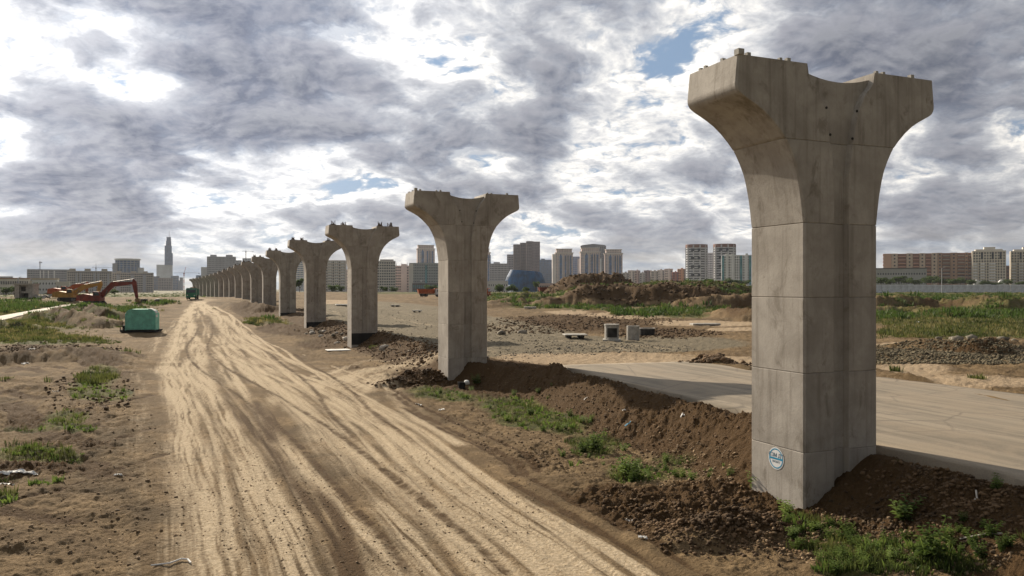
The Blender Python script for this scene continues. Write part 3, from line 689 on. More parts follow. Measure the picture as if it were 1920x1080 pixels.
def segment_mesh(name, z0, z1, cap=False):
    rings = []; zs = [z0]
    if not cap:
        st = .25 if z1 < 7.6 else .08
        n = max(2, int((z1-z0)/st)); body = list(np.linspace(z0+.018, z1-.018, n)); rings.append(ring(z0, .02))
        rings += [ring(z) for z in body]; rings.append(ring(z1, .02))
    else:
        rings.append(ring(z0, .02))
        for z in list(np.arange(z0+.018, 10.5, .07))+list(np.arange(10.5, 11.1, .045)): rings.append(ring(z))
        last = rings[-1]; zl = last[0][2]; zt = 11.65
        for s in (.33, .66, 1.0):
            full = zl+(zt-zl)*s; w0 = ring(full)
            rings.append([(a, b, zl+(ztop(a)-zl)*s) for a, b, _ in w0])
    n = len(rings[0]); vs = [p for r in rings for p in r]; fs = []
    for j in range(len(rings)-1):
        fs += [(j*n+i, j*n+(i+1) % n, (j+1)*n+(i+1) % n, (j+1)*n+i) for i in range(n)]
    o_ = (len(rings)-1)*n; nf = 25
    for base, rev in ((0, True), (o_, False)):
        F_ = [base+1+i for i in range(nf)]; B_ = [base+n-2-i for i in range(nf)]
        for i in range(nf-1):
            f = (F_[i], F_[i+1], B_[i+1], B_[i]); fs.append(f[::-1] if rev else f)
        f = (base, F_[0], B_[0], base+n-1); fs.append(f[::-1] if rev else f)
        f = (F_[-1], base+nf+1, base+nf+2, B_[-1]); fs.append(f[::-1] if rev else f)
    me = bpy.data.meshes.new(name); me.from_pydata(vs, [], fs)
    for p in me.polygons: p.use_smooth = True
    me.update(); me.set_sharp_from_angle(angle=math.radians(28)); me.materials.append(MAT['conc'])
    return me
JZ = [-1.6, 1.5, 3.57, 5.55, 7.5, 9.65]
segs = [segment_mesh('shaft_segment', a, b) for a, b in zip(JZ[:-1], JZ[1:])]; capm = segment_mesh('pier_head', JZ[-1], 0, True)
blk = MB().box(-.055, .055, -.055, .055, 0, .09).mesh('anchor_block'); blk.materials.append(MAT['precast'])
rb = MB()
for a, b_, h_ in ((-.16, 0, .42), (.02, .05, .36), (.17, -.04, .45), (.1, .14, .3), (-.1, -.12, .34)): rb.bar((a, b_, -.02), (a+random.uniform(-.05, .05), b_, h_), .035)
rb.box(-.2, .2, -.18, .18, 0, .10)
rbm = rb.mesh('anchor_bolts'); rbm.materials.append(MAT['rebar'])
foot_mesh = MB().box(-1.26, 1.278, -1.070, 1.05, -.4, .70).mesh('foot_panel'); foot_mesh.materials.append(MAT['foot_black'])  # thin black box showing at the pier foot, front and right
ORD = ['nearest tall concrete pier, with the round blue sticker low on its lit side', 'second pier from the camera, its foot half buried in a brown earth bank',
 'third pier from the camera, black panel at its foot', 'fourth pier from the camera, beside the stony dark heap', 'fifth pier from the camera, short black foot', 'sixth pier from the camera in the receding row',
 'seventh pier from the camera, behind a low dark bank', 'eighth pier from the camera in the receding row', 'ninth pier from the camera in the receding row', 'tenth pier from the camera in the receding row',
 'eleventh pier from the camera in the receding row', 'twelfth pier from the camera in the receding row', 'thirteenth pier from the camera, small in the distance', 'fourteenth pier from the camera, small in the distance',
 'fifteenth pier from the camera, small in the distance', 'sixteenth pier from the camera, small in the distance', 'seventeenth pier from the camera, next to last before the green truck', 'eighteenth pier from the camera, near the green truck', 'farthest pier of the row, right beside the green truck']
DZP = [0, 0, .15, .4, .35, .4, .3, .3, .3, .3, .25, .2, .2, .1, .1, 0, 0, 0, 0]
for k, (px, py, rz) in enumerate(PIERS):
    root = empty('viaduct_pier', (px, py, DZP[k]), rz, ORD[k], 'pier', 'row of concrete viaduct piers')
    for me in segs: link('shaft_segment', me, None, root)
    link('pier_head', capm, None, root)
    if k < 2:
        spots = [(-3.3, -1.0, 1.6), (-3.02, -.98, 1), (-2.0, -.98, .8), (-1.75, -.98, 1), (-3.3, -.35, .9), (-3.32, .35, .8), (-3.3, .6, .8), (1.3, -.98, .8), (1.55, -.98, .8), (2.6, -.98, 1.1), (-3.1, .95, .8), (2.2, .5, .8), (-1.4, .4, .9), (3.2, .8, .9)]
        for a, b_, s in spots:
            o = link('anchor_block', blk, None, root, (a, b_, 11.648)); o.scale = (s, s, s)
    else:
        for a, b_ in ((-2.9, -.6), (-1.75, -.55), (1.7, -.55), (2.75, -.6), (-2.8, .6), (2.7, .6), (1.9, .6), (-1.8, .6)):
            if k > 9 and b_ > 0: continue
            o = link('anchor_bolts', rbm, None, root, (a+random.uniform(-.12, .12), b_, 11.648)); o.rotation_euler = (0, 0, random.uniform(0, 6)); s = random.uniform(.8, 1.15); o.scale = (s, s, s)
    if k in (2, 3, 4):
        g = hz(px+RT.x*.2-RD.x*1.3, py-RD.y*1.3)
        o = link('foot_panel', foot_mesh, None, root, (0, 0, g-DZP[k]-(.0, .35, .5)[k-2]))
hole = MB().lathe([(.035, 0), (.035, .02)], 12, (0, 0, 0), 'y').mesh('tie_hole'); hole.materials.append(MAT['hole'])
for o_ in [o for o in C.objects if o.name in ('viaduct_pier', 'viaduct_pier.001')]:
    for a, z in ((.53, 10.55), (.37, 9.8), (-.53, 10.55), (-.40, 9.85)):
        link('tie_hole', hole, None, o_, (a, -1.075, z))
# round sticker on the lit side of the nearest pier
import bmesh
px, py, rz = PIERS[0]
root = [o for o in C.objects if o.name == 'viaduct_pier'][0]
# place on face x=-1.27; seen at photo pixel (1455, 859)
kk = (1455.5-960)/F
bb_ = 1e9
for i in range(200):
    b_ = -1.0+2*i/200; wx_ = px+RT.x*-1.27+RD.x*b_; wy_ = py+RT.y*-1.27+RD.y*b_
    if abs(wx_/wy_-kk) < bb_: bb_ = abs(wx_/wy_-kk); sb, sy = b_, wy_
sz = H-(859.5-540)/F*sy
st = MB(); R0 = .30
# the plate lies in the y,z plane of the pier
def disc(r, x, n=48, r1=None):
    m = MB()
    if r1 is None:
        m.poly([(x-.004, r*math.cos(2*math.pi*i/n), r*math.sin(2*math.pi*i/n)) for i in range(n)]+[(x, r*math.cos(2*math.pi*i/n), r*math.sin(2*math.pi*i/n)) for i in range(n)],
               [tuple(range(n)), tuple(range(2*n-1, n-1, -1))]+[(i, i+n, (i+1) % n+n, (i+1) % n) for i in range(n)])
    else:
        m.poly([(x, r*math.cos(2*math.pi*i/n), r*math.sin(2*math.pi*i/n)) for i in range(n)]+[(x, r1*math.cos(2*math.pi*i/n), r1*math.sin(2*math.pi*i/n)) for i in range(n)],
               [(i, (i+1) % n, (i+1) % n+n, i+n) for i in range(n)])
    return m
plate = disc(R0, -1.274).build('sticker', MAT['white'], root, (0, sb, sz))
plate['label'] = 'round white sticker with a blue ring and crossbar'
ringo = disc(R0*.90, -.0, r1=R0*.80).build('ring', MAT['blue'], plate, (-1.281, 0, 0))
MB().box(-.002, 0, -R0*.86, R0*.86, -.028, .022).build('crossbar', MAT['blue'], plate, (-1.280, 0, 0))
def lettering(body, size, y, z):
    cu = bpy.data.curves.new('lettering', 'FONT'); cu.body = body; cu.size = size; cu.align_x = 'CENTER'; cu.align_y = 'CENTER'; cu.extrude = .001
    tmp = bpy.data.objects.new('t', cu); C.objects.link(tmp)
    dg = bpy.context.evaluated_depsgraph_get(); me = bpy.data.meshes.new_from_object(tmp.evaluated_get(dg)); bpy.data.objects.remove(tmp)
    me.transform(Matrix.Rotation(math.radians(-90), 4, 'Z') @ Matrix.Rotation(math.radians(90), 4, 'X'))
    o = link('lettering', me, MAT['inkd'], plate, (-1.281, y, z)); return o
lettering('СЗМ ДТ', .145, 0, .085); lettering('ПРОЕКТ', .075, 0, -.09)

# ------------------------------------------------------------------ the city on the horizon
WALLS = {}
def wallmat(c):
    if c not in WALLS: WALLS[c] = material('render_wall', tuple(min(.74, v_*k_) for v_, k_ in zip(c, (1.20, 1.26, 1.34))), .85, var=.06, scale=.06, stretch=(1, 1, .4))
    return WALLS[c]
GLZ = {'d': material('window_glass', (.045, .055, .075), .25, var=.35, scale=.35, spec=.5), 'b': material('blue_glass', (.03, .11, .28), .45, var=.3, scale=.2, spec=.5),
       't': material('teal_glass', (.10, .28, .32), .3, var=.2, scale=.2), 'n': material('navy_dome_glass', (.010, .075, .19), .6, var=.25, scale=.12, spec=.25),
       'g': material('grey_glass', (.12, .14, .17), .35, var=.25, scale=.2)}
def ngon(cx, cy, rx, ry, n=20): return [(cx+rx*math.cos(2*math.pi*i/n), cy+ry*math.sin(2*math.pi*i/n)) for i in range(n)]
def grow(pts, d):
    cx = sum(p[0] for p in pts)/len(pts); cy = sum(p[1] for p in pts)/len(pts)
    out_ = []
    for x, y in pts:
        ex, ey = x-cx, y-cy; L_ = math.hypot(ex, ey); k_ = (L_+d*1.2)/L_; out_.append((cx+ex*k_, cy+ey*k_))
    return out_
def block(root, x0, x1, y0, y1, z0, z1, floors, bays, wall, glass='d', bf=.45, pf=.34, plan=None, roofw=None, sbays=None, relief=.45, top=1.0):
    """a block: glazed core behind floor bands and uprights that stand proud of it"""
    pts = plan or [(x0, y0), (x1, y0), (x1, y1), (x0, y1)]
    MB().plan(pts, z0, z1-.3).build('glazing', GLZ[glass], root)
    w = MB(); fh = (z1-z0)/floors; r_ = relief
    for i in range(floors+1):
        a = z0+i*fh-fh*bf*.5; b_ = a+fh*bf
        if i == floors: b_ = z1+top
        if i == 0: a = z0
        w.plan(grow(pts, r_), a, b_) if plan else w.box(x0-r_, x1+r_, y0-r_, y1+r_, a, b_)
    if bays and not plan:
        bw = (x1-x0)/bays; p = bw*pf*.5; q_ = r_+.06
        for i in range(bays+1):
            xc = x0+i*bw; w.box(max(x0-q_, xc-p), min(x1+q_, xc+p), y0-q_, y0+.3, z0, z1+top*.9)
        nb = sbays or max(2, int((y1-y0)/bw)); sw = (y1-y0)/nb; p = sw*pf*.5
        for i in range(nb+1):
            yc = y0+i*sw
            for xa, xb in ((x0-q_, x0+.3), (x1-.3, x1+q_)): w.box(xa, xb, max(y0-q_+.02, yc-p), min(y1+q_, yc+p), z0, z1+top*.9)
    elif bays:
        c_x = sum(p_[0] for p_ in pts)/len(pts); c_y = sum(p_[1] for p_ in pts)/len(pts)
        gp = grow(pts, r_*.6)
        for i in range(len(gp)):
            if i % max(1, len(gp)//bays) == 0:
                x, y = gp[i]; hw2 = pf*math.hypot(gp[i][0]-gp[i-1][0], gp[i][1]-gp[i-1][1])*.5; w.box(x-hw2, x+hw2, y-hw2, y+hw2, z0, z1+top*.9)
    w.build('wall', wallmat(wall), root)
    if roofw: MB().box(x0-r_-.4, x1+r_+.4, y0-r_-.4, y1+r_+.4, z1+top-.1, z1+top+.9).build('roof', wallmat(roofw), root)
def bld(label, u0, u1, vt, Y, depth, floors, bays, wall, glass='d', yaw=0, cat='building', name='apartment_building', base=-2.0, roundp=False, **kw):
    x0, x1 = (u0-960)/F*Y, (u1-960)/F*Y; xc = (x0+x1)/2; fa = -math.atan(xc/Y)*.88; w = (x1-x0)*math.cos(fa); top = H+(540-vt)/F*Y
    root = empty(name, (xc, Y, base), math.radians(yaw)+fa, label, cat)
    plan = ngon(0, w/2, w/2, w/2, 20) if roundp else None
    kw.setdefault('top', 1.0)
    block(root, -w/2, w/2, 0, depth, 0, top-base-kw['top'], floors, bays, wall, glass, plan=plan, **kw)
    root['_w'] = w
    return root, w, top-base
def extra(root, n, wall, x0, x1, y0, y1, z0, z1): MB().box(x0, x1, y0, y1, z0, z1).build(n, wallmat(wall) if isinstance(wall, tuple) else wall, root)
CREAM = (.56, .50, .42); BEIGE = (.42, .37, .32); GREY = (.33, .32, .33); PINK = (.45, .36, .32); BROWN = (.23, .125, .085); ORANGE = (.44, .24, .14); DGREY = (.17, .165, .18); PALE = (.62, .60, .56)
# --- left
b, w, h = bld('long grey apartment slab at far left with one small crane above its roof', 53, 130, 505, 1160, 18, 10, 26, GREY, 'g', bf=.5)
for i in (7.5, 9.6, 12.5, 16): extra(b, 'stair_strip', PALE, -w/2+i/26*w, -w/2+(i+.7)/26*w, -1.0, .2, 4, h-2)
b, w, h = bld('beige nine storey block with dark window bays left of the round tower', 128, 208, 508, 1080, 20, 9, 22, BEIGE, 'd', bf=.45)
for i in (1, 8.5, 17): extra(b, 'gable', BEIGE, -w/2+i/22*w, -w/2+(i+3)/22*w, -1.2, 4, h-1, h+3.0)
for i in (4, 6, 13, 15, 20): extra(b, 'bay', GREY, -w/2+i/22*w, -w/2+(i+.9)/22*w, -1.6, .2, 3, h-3)
b, w, h = bld('long low cream building with brown roof edge at the left margin', -30, 52, 523, 620, 16, 3, 26, CREAM, 'd', roofw=(.30, .19, .12), top=.6)
b, w, h = bld('white two storey hall behind the concrete gatehouse', 62, 106, 524, 590, 18, 3, 8, (.66, .67, .68), 'd', bf=.7, pf=.6, roofw=(.45, .36, .26), top=.8)
b, w, h = bld('low cream annex right of the white hall', 106, 128, 528, 585, 14, 2, 4, CREAM, 'd', bf=.8, pf=.7, top=.8)
b, w, h = bld('tan low block behind the white hall', 40, 66, 526, 640, 14, 3, 6, (.50, .42, .32), 'd', bf=.7, pf=.5, top=.8)
b, w, h = bld('distant low grey block at the left edge of the skyline', -20, 22, 518, 1500, 20, 6, 14, GREY, 'g')
b, w, h = bld('round glazed office tower at left with a pale crown ring', 216, 260, 487, 1350, 40, 15, 20, (.30, .32, .36), 'b', roundp=True, name='office_tower', cat='tower', bf=.30, pf=.2)
MB().plan(ngon(0, w/2, w/2+2.2, w/2+2.2, 24), h, h+2.2).build('crown_ring', wallmat(PALE), b)
extra(b, 'side_wing', GREY, -w/2-4, -w/2+3, 4, 26, 0, h-6); extra(b, 'side_wing', PALE, w/2-2, w/2+7, 10, 30, 0, h-13)
b, w, h = bld('beige block with darker right end in front of the round office tower', 212, 286, 511, 1150, 20, 9, 20, BEIGE, 'd')
for i in (2, 9, 15): extra(b, 'bay', GREY, -w/2+i/20*w, -w/2+(i+1.6)/20*w, -1.6, .2, 2, h-3); extra(b, 'gable', BEIGE, -w/2+i/20*w, -w/2+(i+2.4)/20*w, -1, 3, h-1, h+2)
# skyscraper
Y = 2600; px = Y/F
root = empty('skyscraper', ((309-960)*px, Y, -2), math.radians(22.5), 'tall unfinished skyscraper with slim stepped blue top above a pale base', 'skyscraper')
def sx(u): return (u-309)*px*.93
def zt(v, Y=2600): return H+2+(540-v)/F*Y
block(root, sx(294), sx(323), 0, 40, 0, zt(497), 22, 14, (.52, .54, .56), 'g', bf=.7, pf=.5)
block(root, sx(309), sx(321.5), -6, 26, zt(497), zt(461), 18, 6, (.10, .17, .30), 'b', bf=.35, pf=.3)
block(root, sx(320.5), sx(323.5), -4, 20, zt(497), zt(475), 10, 2, (.15, .22, .34), 'b', bf=.35, pf=.3)
block(root, sx(311.5), sx(320.5), -3, 22, zt(461), zt(452), 5, 4, (.09, .14, .25), 'b', bf=.35, pf=.3)
block(root, sx(312.5), sx(320), -2, 20, zt(452), zt(445), 3, 4, (.09, .14, .25), 'b', bf=.35, pf=.3)
m = MB()
for u, v in ((313, 442), (315, 444), (317, 432), (319, 441.5)): m.bar((sx(u), 8, zt(446)), (sx(u), 8, zt(v)), 1.1, 4, .5)
m.build('mast', wallmat(DGREY), root)
b, w, h = bld('small brownish block at the foot of the skyscraper', 297, 322, 521, 1900, 30, 8, 8, (.28, .24, .22), 'd')
b, w, h = bld('dark blue-grey block left of the skyscraper foot', 286, 298, 518, 2000, 30, 9, 5, DGREY, 'b')
b, w, h = bld('blue-grey stepped block right of the skyscraper foot', 321, 334, 517, 2000, 30, 9, 5, (.24, .26, .31), 'b'); extra(b, 'lower_step', (.26, .28, .32), w/2, w/2+9, 2, 24, 0, h-12)
b, w, h = bld('small hazy block between the skyscraper and the orange crane', 337, 342, 520, 2100, 30, 8, 3, GREY, 'g')
b, w, h = bld('small blue glass block just left of the big grey slab', 368, 380, 516, 1700, 24, 7, 5, (.20, .26, .34), 'b')
b, w, h = bld('big grey slab rising over the far end of the pier row', 389, 441, 481, 1500, 30, 18, 20, (.34, .33, .34), 'g', bf=.55, pf=.4)
extra(b, 'lift_house', GREY, -w/2+5, -w/2+16, 4, 16, h-.5, h+3.4); extra(b, 'lift_house', GREY, w/2-17, w/2-5, 4, 16, h-.5, h+3.6); extra(b, 'lower_wing', (.46, .45, .44), -w/2-11, -w/2-.5, 3, 26, 0, h-20)
b, w, h = bld('grey block half hidden right of the big slab', 441, 452, 488, 1650, 24, 16, 4, GREY, 'g')
b, w, h = bld('pale hazy block under the thin tower crane', 455, 470, 484, 2100, 24, 18, 5, (.5, .52, .55), 'g')
b, w, h = bld('pale tall block seen between fourth and fifth pier', 553, 569, 489, 1500, 24, 15, 6, PALE, 'b')
# --- centre
b, w, h = bld('beige apartment block with open balconies between third and fourth pier', 611, 647, 488, 1050, 18, 12, 9, (.50, .44, .38), 'd', bf=.45, pf=.45, yaw=-4)
for k in range(12):
    for i in (1, 4, 7): extra(b, 'balcony', PALE, -w/2+(i+.1)/9*w, -w/2+(i+1.7)/9*w, -1.6, -.4, k*h/12+.3, k*h/12+1.3)
b, w, h = bld('pinkish low block at the left side of the second-nearest arch of piers', 645, 652, 505, 1080, 18, 8, 3, PINK, 'd')
b, w, h = bld('beige flat-roofed apartment tower right of the third pier', 707, 741, 489, 1050, 18, 12, 8, (.47, .42, .36), 'd', yaw=3)
extra(b, 'roof_screen', BEIGE, -w/2+4, w/2-2, 2, 12, h-.2, h+2)
b, w, h = bld('pink stepped apartment block with small roof spires', 741, 770, 498, 1100, 18, 10, 8, (.50, .37, .33), 'd')
m = MB()
for a in (-.42, -.1, .28, .45): m.bar((w*a, 5, h-.5), (w*a, 5, h+5), 1.0, 4, .1)
m.build('spire', wallmat(PALE), b); extra(b, 'raised_bay', (.54, .42, .38), -w*.1, w*.24, -1.2, 10, 0, h+2.2)
b, w, h = bld('wide grey-green block with green glass strip left of the second pier', 768, 826, 493, 1050, 22, 11, 18, (.29, .29, .27), 'd', bf=.6, pf=.5)
extra(b, 'glass_strip', GLZ['t'], w*.0, w*.07, -1.0, .2, 5, h-3); extra(b, 'pale_end', CREAM, -w/2-.8, -w/2+5, -.8, 20, 0, h-1)
extra(b, 'sign_board', PALE, -w*.16, -w*.09, -1.1, .0, h*.40, h*.44)
b, w, h = bld('dark low glazed podium before the grey-green block', 774, 826, 531, 960, 16, 2, 14, (.09, .08, .08), 't', bf=.3)
def ornate(label, u0, u1, vt, Y, wing=None, glassbays=3):
    x0, x1 = (u0-960)/F*Y, (u1-960)/F*Y; w = x1-x0; top = H+(540-vt)/F*Y; base = -2.0; h = top-base
    root = empty('ornate_tower', ((x0+x1)/2, Y, base), -math.atan((x0+x1)/2/Y)+math.radians(4), label, 'tower')
    block(root, -w/2+1.5, w/2-1.5, 0, w*.8, 0, h-9, 26, 9, PINKW, 'b', bf=.55, pf=.5, top=.5)
    block(root, -w/2+3.5, w/2-3.5, 2, w*.8-2, h-9, h-1.2, 2, 9, PINKW, 'd', bf=.6, pf=.6, top=.6)
    c_ = MB(); c_.box(-w/2, w/2, -1.4, w*.8+1.4, h-11, h-9.6); c_.box(-w/2-.8, w/2+.8, -2.2, w*.8+2.2, h-9.6, h-8.6); c_.box(-w/2+1.6, w/2-1.6, 0, w*.8, h-1.4, h-.2)
    c_.build('cornice', wallmat((.60, .53, .47)), root)
    a0, a1 = -w*.27, -w*.12; am = (a0+a1)/2
    MB().prism([(a0, 3), (a1, 3), (a1, h-17), (am+.3*(a1-am), h-13), (am, h-11.3), (a0+.7*(am-a0)*1.0, h-13), (a0, h-17)], -1.6, .2).build('arch_window', GLZ['b'], root)
    f = MB(); f.box(a0-1.1, a0, -2.0, .2, 3, h-12); f.box(a1, a1+1.1, -2.0, .2, 3, h-12); f.build('arch_frame', wallmat((.60, .53, .47)), root)
    for i in range(glassbays):
        x = w*(.04+i*.13); MB().box(x, x+w*.075, -1.1, .2, 4, h-15).build('glass_strip', GLZ['b' if i != 1 else 'g'], root)
    if wing: MB().box(-w/2-wing, -w/2+1.4, -1, w*.5, 0, h-12).build('side_wing', wallmat((.60, .53, .48)), root)
    return root
PINKW = (.54, .43, .38)
ornate('ornate pink tower with arched top rising behind the grey-green block', 782, 816, 459, 1900)
ornate('slim slice of an ornate tower just right of the second pier', 893, 920, 466, 1850, glassbays=4)
ornate('leftmost of the three pink ornate towers near the blue dome', 1041, 1075, 466, 1700, wing=6)
ornate('middle pink ornate tower, before the dark grey block', 1088, 1126, 464, 1700)
ornate('rightmost of the three pink ornate towers, above the dark spoil heap', 1134, 1168, 467, 1700)
b, w, h = bld('dark grey tower with low pitched crown behind the middle pink tower', 1089, 1136, 461, 1950, 30, 24, 12, DGREY, 'd', name='office_tower', cat='tower')
MB().prism([(-w/2-1, h-.2), (w/2+1, h-.2), (w/2-4, h+2), (0, h+5), (-w/2+4, h+2)], -1, 31).build('crown', wallmat((.12, .12, .13)), b)
extra(b, 'light_shaft', (.60, .62, .66), w*.24, w*.32, -2.4, 0, 0, h*.72)
b, w, h = bld('narrow blue-grey block wedged between left and middle pink towers', 1074, 1089, 481, 1800, 24, 18, 5, (.25, .27, .33), 'b'); extra(b, 'pale_face', (.52, .45, .40), w*.1, w*.5, -2, 0, 0, h-5)
b, w, h = bld('grey mid-rise block right of the slim ornate tower', 919, 952, 494, 1700, 24, 15, 12, (.34, .32, .33), 'd'); extra(b, 'roof_house', GREY, -w*.3, w*.05, 2, 12, h-.2, h+3)
b, w, h = bld('grey tower left of the brown towers', 951, 965, 477, 1900, 24, 20, 5, (.29, .28, .30), 'd')
b, w, h = bld('leftmost of the three rounded brown towers behind the blue dome', 963, 975.5, 458, 1850, 20, 32, 10, (.14, .105, .105), 'd', roundp=True, name='residential_tower', cat='tower', bf=.4, pf=.45)
b, w, h = bld('narrow middle one of the three rounded brown towers', 975.5, 986.5, 455, 1880, 20, 32, 10, (.12, .09, .09), 'd', roundp=True, name='residential_tower', cat='tower', bf=.4, pf=.45)
b, w, h = bld('widest and tallest of the three rounded brown towers', 987, 1000, 452, 1850, 20, 33, 10, (.15, .11, .11), 'd', roundp=True, name='residential_tower', cat='tower', bf=.4, pf=.45)
block(b, w/2-3, w/2+15, 2, 26, 0, h-2, 32, 6, (.16, .12, .12), 'd', bf=.4, pf=.45)
b, w, h = bld('blue-black block stepped at the roof right of the brown towers', 1012, 1036, 487, 1750, 26, 16, 9, (.13, .16, .21), 'b'); extra(b, 'roof_step', (.13, .16, .21), -w*.4, -w*.1, 2, 14, h-.2, h+2.5)
# the blue dome: an egg-shaped hall, cut flat on top, with a bright bulge at its left
Y = 900; px = Y/F; root = empty('domed_hall', ((985-960)*px, Y, -2), 0, 'low dark blue glass dome with flat top between distant towers', 'domed hall')
hh = H+(540-507)*px+2; prof = []
for i in range(9):
    f = i/8; prof.append((1-.30*f**3, f))
m = MB(); n = 40; vs = []
for r_, f in prof: vs += [(40*px*r_*math.cos(2*math.pi*k/n), 16+17*r_*math.sin(2*math.pi*k/n), f*(hh-(1.2*math.cos(2*math.pi*k/n) if f == 1 else 0))) for k in range(n)]
fs = [tuple(range(8*n, 9*n))]+[(j*n+k, j*n+(k+1) % n, (j+1)*n+(k+1) % n, (j+1)*n+k) for j in range(8) for k in range(n)]
m.poly(vs, fs).build('dome_shell', GLZ['n'], root)
for k in range(0, n, 2):
    rb_ = MB()
    for j in range(8):
        a, b_ = vs[j*n+k], vs[(j+1)*n+k]; rb_.bar((a[0]*1.004, (a[1]-16)*1.004+16, a[2]), (b_[0]*1.004, (b_[1]-16)*1.004+16, b_[2]), .10, 4)
    rb_.build('rib', wallmat((.05, .14, .26)), root)
MB().lathe([(.1, 9.5), (3, 9.2), (6, 7.4), (8.3, 4), (9, 0), (9, -2)][::-1], 20, (-37*px*.82, 8, 2)).build('white_bulge', material('bright_shell', (.62, .70, .76), .3, var=.05), root, smooth=60)
b, w, h = bld('long pale low wall building left of the blue dome', 915, 952, 527, 880, 12, 2, 9, (.50, .46, .42), 'd', bf=.7, pf=.6)
b, w, h = bld('low red and white shopfront row right of the blue dome', 1008, 1040, 531, 870, 10, 1, 8, (.42, .30, .27), 'd', bf=.3, top=.8)
lows = [(1167, 1179, 511, (.42, .37, .33), 'low grey-beige block directly right of the pink towers'), (1178, 1190, 508, (.50, .43, .37), 'low beige block with brown top, second right of the pink towers'),
 (1190, 1200, 507, (.34, .26, .23), 'low brown-topped block left of centre in the distant row'), (1200, 1209, 511, (.45, .40, .36), 'low pale gap-filling block in the distant row'),
 (1208, 1221, 508, (.22, .16, .15), 'low dark brown block with two bays in the distant row'), (1221, 1234, 508, (.50, .42, .36), 'low cream block right of the dark brown one'),
 (1233, 1246, 506, (.54, .47, .41), 'low cream twin-bay block near the middle of the distant row'), (1247, 1261, 505, (.55, .48, .42), 'low cream block left of the orange one'),
 (1261, 1272, 510, (.36, .15, .11), 'low red brick block beside the orange one'), (1271, 1286, 504, (.50, .28, .16), 'low orange block next to the tall white-grey round tower')]
for i, (a, b_, v, c_, lab) in enumerate(lows):
    r_, w, h = bld(lab, a, b_, v, 1250+(i*37) % 90, 20, 9, 4, c_, 'd', bf=.45, pf=.45, roofw=(.25, .15, .12) if i % 3 == 1 else None)
    extra(r_, 'bay', tuple(min(1, q_*1.15) for q_ in c_), -w*.12, w*.16, -2, .1, 0, h+1.4); extra(r_, 'recess', DGREY, w*.3, w*.38, -.75, .1, 2, h-2)
for a, b_, v, lab in ((1287, 1326, 459, 'left one of two round white-grey towers with brown tops'), (1339, 1379, 458, 'right one of two round white-grey towers with brown tops')):
    r_, w, h = bld(lab, a, b_, v, 1000, 26, 20, 10, (.46, .44, .43), 'd', roundp=True, name='residential_tower', cat='tower', bf=.55, pf=.4)
    MB().plan(ngon(0, w/2, w/2+.9, w/2+.9, 24), h-3.2, h+.8).build('brown_top', wallmat((.20, .11, .09)), r_)
    for j in range(5): extra(r_, 'balcony', GLZ['d'], -w*.28, -w*.12, -.6, 3, h-8-j*10.5, h-4.6-j*10.5); extra(r_, 'balcony', GLZ['d'], w*.05, w*.17, -.9, 3, h-8-j*10.5, h-4.6-j*10.5)
b, w, h = bld('plain grey block between the two round towers', 1325, 1339, 474, 1040, 20, 18, 5, (.40, .38, .38), 'd')
b, w, h = bld('white block with teal glazed corners beside the nearest pier', 1354, 1408, 478, 930, 18, 15, 14, (.62, .63, .64), 'd', bf=.5, pf=.4)
for a in (-.5, .12, .43): extra(b, 'teal_corner', GLZ['t'], w*a, w*(a+.07), -1.4, 1, 0, h-1)
for a in (-.18, -.38, .3): extra(b, 'white_bay', (.68, .69, .70), w*a, w*(a+.09), -1.8, 1, 0, h+1.6)
b, w, h = bld('low white shed near the white and teal block', 1332, 1352, 524, 720, 14, 2, 4, (.66, .66, .64), 'd', bf=.8, pf=.8)
# --- right
Y = 880; px = Y/F
b, w, h = bld('long brown brick apartment block with orange left half and dark balcony bays', 1657, 1825, 475, Y, 18, 12, 0, BROWN, 'd', bf=.5, top=1.2)
secs = [(1657,1672,0),(1672,1684,1),(1684,1700,2),(1700,1712,1),(1712,1724,2),(1724,1735,1),(1735,1746,2),(1746,1757,1),(1757,1766,3),(1766,1780,4),(1780,1793,3),(1793,1806,4),(1806,1812,3),(1812,1825,4)]
cols_ = {0: (.42, .25, .17), 1: (.40, .30, .22), 2: (.33, .14, .10), 3: (.26, .165, .11)}
for a, b_, t_ in secs + [(1746, 1757, 1)][:0]:
    xa, xb = (a-1741)*px*w/(168*px), (b_-1741)*px*w/(168*px)
    if t_ in (0, 1, 3):
        extra(b, 'brick_pier', cols_[t_], xa+.1, xb-.1, -1.6, .3, 0, h+.3)
        if t_ != 0:
            mm = MB()
            for k in range(12): mm.box((xa+xb)/2-.8, (xa+xb)/2+.8, -1.72, -1.5, k*h/12+1.4, k*h/12+2.9)
            mm.build('window', GLZ['d'], b)
    else:
        for k in range(12): extra(b, 'balcony', (.42, .22, .16) if t_ == 2 else (.30, .23, .18), xa+.3, xb-.3, -2.0, .2, k*h/12+.2, k*h/12+1.35)
b, w, h = bld('low grey concrete shed-like block in front of the brown apartments', 1640, 1735, 504, 780, 20, 3, 20, (.30, .285, .26), 'd', bf=.8, pf=.5, roofw=(.10, .095, .09), top=.6)
